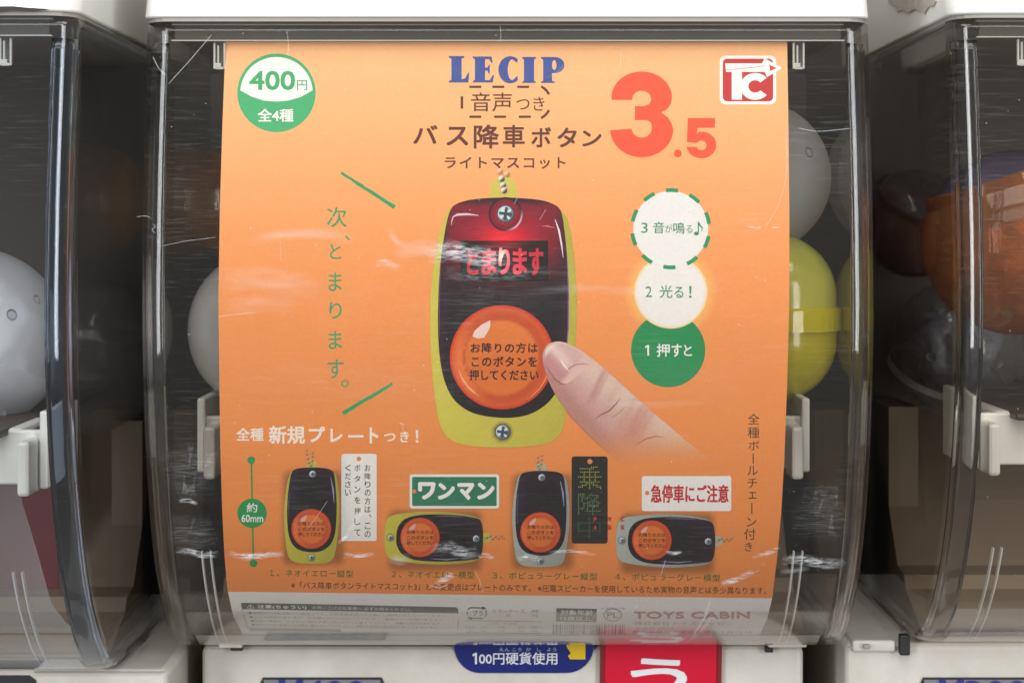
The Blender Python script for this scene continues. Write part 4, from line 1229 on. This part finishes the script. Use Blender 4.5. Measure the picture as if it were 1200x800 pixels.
SCR = [([(248, 41), (225, 68), (197, 99)], 1.1), ([(179, 66), (186, 80), (195, 89)], 1.2), ([(336, 36), (338, 52), (337, 66)], .8), ([(586, 30), (587, 42), (586, 52)], .7),
       ([(935, 150), (960, 154), (1000, 150)], 1.0), ([(920, 150), (922, 200), (912, 240), (896, 268)], .6), ([(727, 78), (728, 60)], .5), ([(640, 92), (656, 82), (660, 74)], .5),
       ([(255, 371), (280, 368), (300, 366)], .8), ([(329, 272), (329, 308)], .5), ([(876, 265), (886, 267), (892, 266)], 1.6), ([(905, 266), (913, 267)], 1.8),
       ([(607, 231), (602, 240)], .7), ([(640, 245), (632, 258)], .6), ([(556, 668), (562, 680), (566, 694)], .9), ([(512, 683), (524, 676), (522, 670), (530, 672)], 1.1), ([(502, 685), (515, 688), (525, 684)], 1.6),
       ([(846, 683), (862, 678), (870, 674), (880, 670)], 1.0), ([(878, 672), (890, 668)], 1.2), 
       ([(832, 702), (826, 722), (812, 745)], 2.2), ([(806, 752), (822, 738), (834, 722)], 1.4),
       ([(700, 715), (688, 738)], .8), ([(722, 700), (704, 722), (690, 742)], .8), ([(748, 706), (738, 722)], .7), ([(757, 694), (760, 704)], .6),
       ([(470, 520), (472, 498)], .4), ([(468, 495), (474, 498)], 1.2), ([(360, 620), (372, 604), (384, 586)], .7), ([(780, 655), (776, 668), (774, 676)], 1.2),
       ([(179, 262), (182, 266), (178, 269), (182, 273)], 1.0), ([(184, 290), (215, 283), (254, 278)], .7), ([(183, 262), (186, 276), (184, 292)], .6), ([(160, 254), (170, 253), (176, 255)], 1.0)]
for pts, w in SCR:
    ribbon('scratch', mid_case, mid, curve_pts(pts, 10, w * .12), w * 1.1, M['scratch'], fade=0.7)
SCF = [([(500, 305), (520, 294), (545, 296), (575, 304), (600, 310)], 26, 'scuff_and_sheen', 1.0), ([(460, 300), (490, 290), (520, 292)], 22, 'smear_and_sheen', 1.0), ([(520, 320), (570, 322), (650, 318)], 18, 'scuff_and_sheen', .25),
       ([(440, 310), (452, 308), (470, 314)], 10, 'scuff_and_sheen', .7), ([(290, 285), (330, 276), (380, 274), (420, 282)], 16, 'smear_and_sheen', 1.0), ([(456, 268), (466, 284), (486, 292)], 10, 'smear_and_sheen', 1.0),
       ([(258, 335), (290, 325), (340, 332), (380, 342)], 34, 'smear_and_sheen', .8), ([(262, 360), (300, 356), (350, 358)], 24, 'smear_and_sheen', .7), ([(600, 345), (680, 338), (760, 342), (860, 338)], 12, 'smear_and_sheen', .6),
       ([(915, 657), (940, 655), (965, 660), (992, 659)], 14, 'scuff_and_sheen', 1.3), ([(912, 670), (930, 668), (950, 664)], 8, 'smear_and_sheen', 1.5), ([(205, 645), (222, 646), (240, 650), (258, 648)], 9, 'scuff_and_sheen', 1.4), ([(266, 646), (285, 652), (310, 650), (334, 648)], 9, 'scuff_and_sheen', 1.5), ([(402, 648), (420, 651), (440, 648)], 6, 'scuff_and_sheen', 1.2), ([(600, 655), (620, 652), (632, 655)], 8, 'scuff_and_sheen', 1.4), ([(508, 684), (524, 677), (532, 672)], 8, 'scuff_and_sheen', 1.5), ([(844, 684), (864, 678), (884, 669)], 8, 'scuff_and_sheen', 1.5), ([(208, 588), (220, 586), (232, 590)], 6, 'scuff_and_sheen', 1.3),
       ([(505, 646), (525, 640), (545, 648), (562, 645)], 16, 'scuff_and_sheen', .9), ([(700, 470), (760, 474), (830, 470)], 10, 'smear_and_sheen', .5),
       ([(456, 652), (468, 656), (482, 652)], 14, 'smear_and_sheen', 1.6), ([(560, 653), (568, 650), (580, 655)], 6, 'scuff_and_sheen', 1.2), ([(640, 648), (670, 645), (700, 650)], 5, 'scuff_and_sheen', 1.0), ([(404, 628), (420, 606), (428, 590)], 6, 'smear_and_sheen', 1.6), ([(396, 636), (404, 630), (410, 624)], 5, 'scuff_and_sheen', 1.6),
       ([(780, 646), (790, 648), (800, 645)], 5, 'scuff_and_sheen', 1.4), ([(880, 652), (900, 648), (915, 640)], 7, 'scuff_and_sheen', 1.0), ([(196, 620), (225, 625), (254, 620)], 44, 'fine', .8), ([(190, 560), (220, 550), (254, 560)], 70, 'fine', .7), ([(930, 590), (965, 600), (995, 596)], 70, 'fine', .6), ([(262, 440), (400, 450), (560, 446)], 60, 'fine', .25), ([(520, 350), (590, 356), (660, 352)], 50, 'fine', .15), ([(700, 440), (800, 450), (900, 446)], 70, 'fine', .2)]
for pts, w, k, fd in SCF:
    ribbon('scuff_and_sheen', mid_case, mid, curve_pts(pts, 16, w * .03), w, M[k], fade=min(1.6, fd))  # real scuffs, plus whitish haze painted for the reflection over the poster's middle

# ================================================================== capsules
def ball(name, root_loc, r, ry, mat_lo, mat_hi, label, tilt=(0, 0, 0), seam=0.0, band=None, holes=(), cat='capsule', group=None, lathe=None):
    """a two-part capsule: lower cup, upper dome, raised band where they close"""
    root = empty(name, root_loc)
    root.rotation_euler = tilt
    tag(root, label, cat, group)
    seg = 40
    def shape(t):      # t from -1 (bottom) to 1 (top): radius, height
        if lathe:   # tall capsule: straight waist with round ends
            hw = ry - r
            a = t * math.pi / 2
            h = math.sin(a) * r * 0.98 + (hw if t > 0 else -hw if t < 0 else 0)
            return max(0.0, r * math.cos(a)), h
        a = t * math.pi / 2
        return max(0.0, r * math.cos(a)), ry * math.sin(a)
    def half(nm, ts, m_, k=1.0):
        bm = bmesh.new(); rings = []
        for t in ts:
            rr, hh = shape(t)
            rings.append([bm.verts.new((rr * k * math.cos(2 * math.pi * i / seg), rr * k * math.sin(2 * math.pi * i / seg), hh)) for i in range(seg)] if rr > 1e-5 else [bm.verts.new((0, 0, hh))])
        for a, c in zip(rings, rings[1:]):
            for i in range(seg):
                j = (i + 1) % seg
                if len(a) == 1: bm.faces.new((a[0], c[j], c[i]))
                elif len(c) == 1: bm.faces.new((a[i], a[j], c[0]))
                else: bm.faces.new((a[i], a[j], c[j], c[i]))
        bmesh.ops.recalc_face_normals(bm, faces=bm.faces)
        return link(nm, bm_mesh(nm, bm, True), root, m_)
    n = 14
    eps = 0.02
    half('lower_half', [-1 + (seam + 1) * i / n for i in range(n + 1)], mat_lo)
    half('upper_half', [seam + (1 - seam) * i / n for i in range(n + 1)], mat_hi, 0.996)
    if band:
        bw, bh, bm_mat = band
        rr, hh = shape(seam)
        bm = bmesh.new(); prof_ = [(rr * 1.002, hh - bh), (rr + bw, hh - bh), (rr + bw, hh + bh * .8), (rr * 1.002, hh + bh)]
        rings = [[bm.verts.new((q * math.cos(2 * math.pi * i / seg), q * math.sin(2 * math.pi * i / seg), z)) for i in range(seg)] for q, z in prof_]
        for k in range(4):
            a, c = rings[k], rings[(k + 1) % 4]
            for i in range(seg): bm.faces.new((a[i], a[(i + 1) % seg], c[(i + 1) % seg], c[i]))
        bmesh.ops.recalc_face_normals(bm, faces=bm.faces)
        link('band', bm_mesh('band', bm), root, bm_mat)
    inv = Matrix.Rotation(0, 3, 'X')
    rot = root.rotation_euler.to_matrix().inverted()
    for hx, hz, hr in holes:      # vent holes: short dark rims let into the shell, given as direction towards the viewer
        dvec = Vector((hx, -math.sqrt(max(0.02, 1 - hx * hx - hz * hz)), hz)); dvec.normalize()
        dl = rot @ dvec
        bm = bmesh.new()
        R1, R2 = hr, hr * 0.62
        q = dl.to_track_quat('Z', 'Y').to_matrix()
        ro = [bm.verts.new(q @ Vector((R1 * math.cos(a), R1 * math.sin(a), 0)) + dl * (r * 1.004)) for a in [k * math.pi / 8 for k in range(16)]]
        ri = [bm.verts.new(q @ Vector((R2 * math.cos(a), R2 * math.sin(a), 0)) + dl * (r * 0.985)) for a in [k * math.pi / 8 for k in range(16)]]
        for k in range(16): bm.faces.new((ro[k], ro[(k + 1) % 16], ri[(k + 1) % 16], ri[k]))
        bm.faces.new(ri)
        link('vent_hole', bm_mesh('vent_hole', bm), root, M['plate_grey'])
    return root

# in the middle machine
ball('capsule', px(905, 372, .062), .0232, .0309, M['cap_yellow'], M['cap_yellow_top'], 'tall yellow capsule with raised band, beside the poster edge', seam=0.0, band=(.0012, .0042, M['cap_yellow']), lathe=True)
ball('capsule', px(297, 386, .062), .0236, .0270, M['cap_white'], M['cap_white'], 'milky white capsule half hidden behind the poster, under the brown one', seam=0.25, holes=((-.80, -.40, .0011),))
ball('capsule', px(279, 236, .120), .0215, .0235, M['cap_brown'], M['cap_brown'], 'brownish orange capsule deep in the case, above the milky one', seam=-.1)
ball('capsule', px(884, 208, .078), .0283, .0283, M['cap_frost'], M['cap_clear'], 'frosted clear ball capsule resting above the yellow capsule', tilt=(.2, .25, 0), seam=-.45, band=(.0008, .0018, M['cap_frost']), holes=((.60, .30, .0018), (.25, .62, .0016)))
# in the left machine
white_ball = ball('capsule', px(-31, 397, .064), .0330, .0330, M['cap_white'], M['cap_frost'], 'large milky white ball capsule above the dark red card', tilt=(-.15, .3, .2), seam=-.15, holes=((.62, .30, .0020), (.90, -.22, .0016), (.80, .45, .0016)))
ball('capsule', px(103, 418, .125), .0300, .0310, M['cap_dim'], M['cap_dim'], 'dim grey capsule farther back in the bluish case', tilt=(.1, .1, 0), seam=.2, band=(.0008, .002, M['cap_dim']))
# in the right machine
orange = ball('capsule', px(1190, 284, .049), .0328, .0328, M['cap_orange'], M['cap_violet'], 'large orange ball capsule with violet top in the case with torn lid sticker', tilt=(-.05, -.30, .1), seam=.46, band=(.0012, .0026, M['cap_orange']), holes=((.10, -.35, .0018),))
smoky = ball('capsule', px(1119, 406, .150), .0268, .0268, M['cap_dim'], M['cap_smoke'], 'smoky clear ball capsule with vent holes under the orange one', tilt=(.4, .2, 0), seam=-.3, band=(.0006, .0014, M['cap_clear']), holes=((-.35, .55, .0018), (-.55, -.10, .0020), (.45, -.2, .0016)))
ball('capsule', px(1072, 262, .158), .0225, .0225, M['cap_red'], M['cap_smoke'], 'dull red capsule far back beside the orange ball capsule', tilt=(.5, .3, 0), seam=.3, band=(.0008, .0014, M['cap_red']))
# crumpled film and prize inside the orange ball
bm = bmesh.new(); bmesh.ops.create_icosphere(bm, subdivisions=4, radius=0.026)
for v in bm.verts:
    v.co *= 0.80 + 0.24 * random.random() * abs(math.sin(v.co.x * 310) * math.cos(v.co.z * 270 + v.co.y * 190)) + 0.05 * random.random()
    v.co.z = min(v.co.z, .008)
crumple = link('crumpled_film', bm_mesh('crumpled_film', bm), orange, M['foil'])
def crumple_in(root, name, r, material, zmax, seed):
    random.seed(seed)
    bm = bmesh.new(); bmesh.ops.create_icosphere(bm, subdivisions=3, radius=r)
    for v in bm.verts:
        v.co *= 0.62 + 0.36 * random.random()
        v.co.z = min(v.co.z, zmax)
    bmesh.ops.subdivide_edges(bm, edges=bm.edges, cuts=1, smooth=0.6)
    return link(name, bm_mesh(name, bm, True), root, material)
crumple_in(smoky, 'prize', .021, M['prize_mix'], .010, 3)
crumple_in(white_ball, 'crumpled_film', .026, M['white_film'], .026, 5)
# dark red card standing in the left machine, and a curled clear film in front of it
def sheet_obj(name, pts3, material, thick):
    bm = bmesh.new(); c = sum((Vector(p) for p in pts3), Vector()) / len(pts3)
    c.z = min(p[2] for p in pts3)
    a = [bm.verts.new(Vector(p) - c) for p in pts3]; b2 = [bm.verts.new(Vector(p) - c + Vector((0, thick, 0))) for p in pts3]
    n = len(a); bm.faces.new(a); bm.faces.new(b2[::-1])
    for i in range(n): bm.faces.new((a[i], b2[i], b2[(i + 1) % n], a[(i + 1) % n]))
    bmesh.ops.recalc_face_normals(bm, faces=bm.faces)
    o = link(name, bm_mesh(name, bm), None, material); o.location = c
    return o
tag(sheet_obj('red_card', [px(-60, 560, .10), px(64, 566, .10), px(70, 728, .10), px(-60, 728, .10)], M['red_sheet'], .0008), 'dark red card standing under the large white ball capsule', 'card')

film = sheet_obj('plastic_film', [px(-60, 470, .048), px(6, 476, .048), px(14, 540, .047), px(28, 596, .046), px(44, 650, .045), px(60, 706, .044), px(76, 728, .043), px(92, 741, .043), px(-60, 741, .043)], M['film_sheet'], .0004)
tag(film, 'wrinkled clear plastic film hanging before the dark red card', 'film')
flat_poly('plate_frame', left, left, M['black'], [(-90, 850), (-90, 791), (34, 791), (42, 797), (42, 850)], 0.0373, 0.0005)
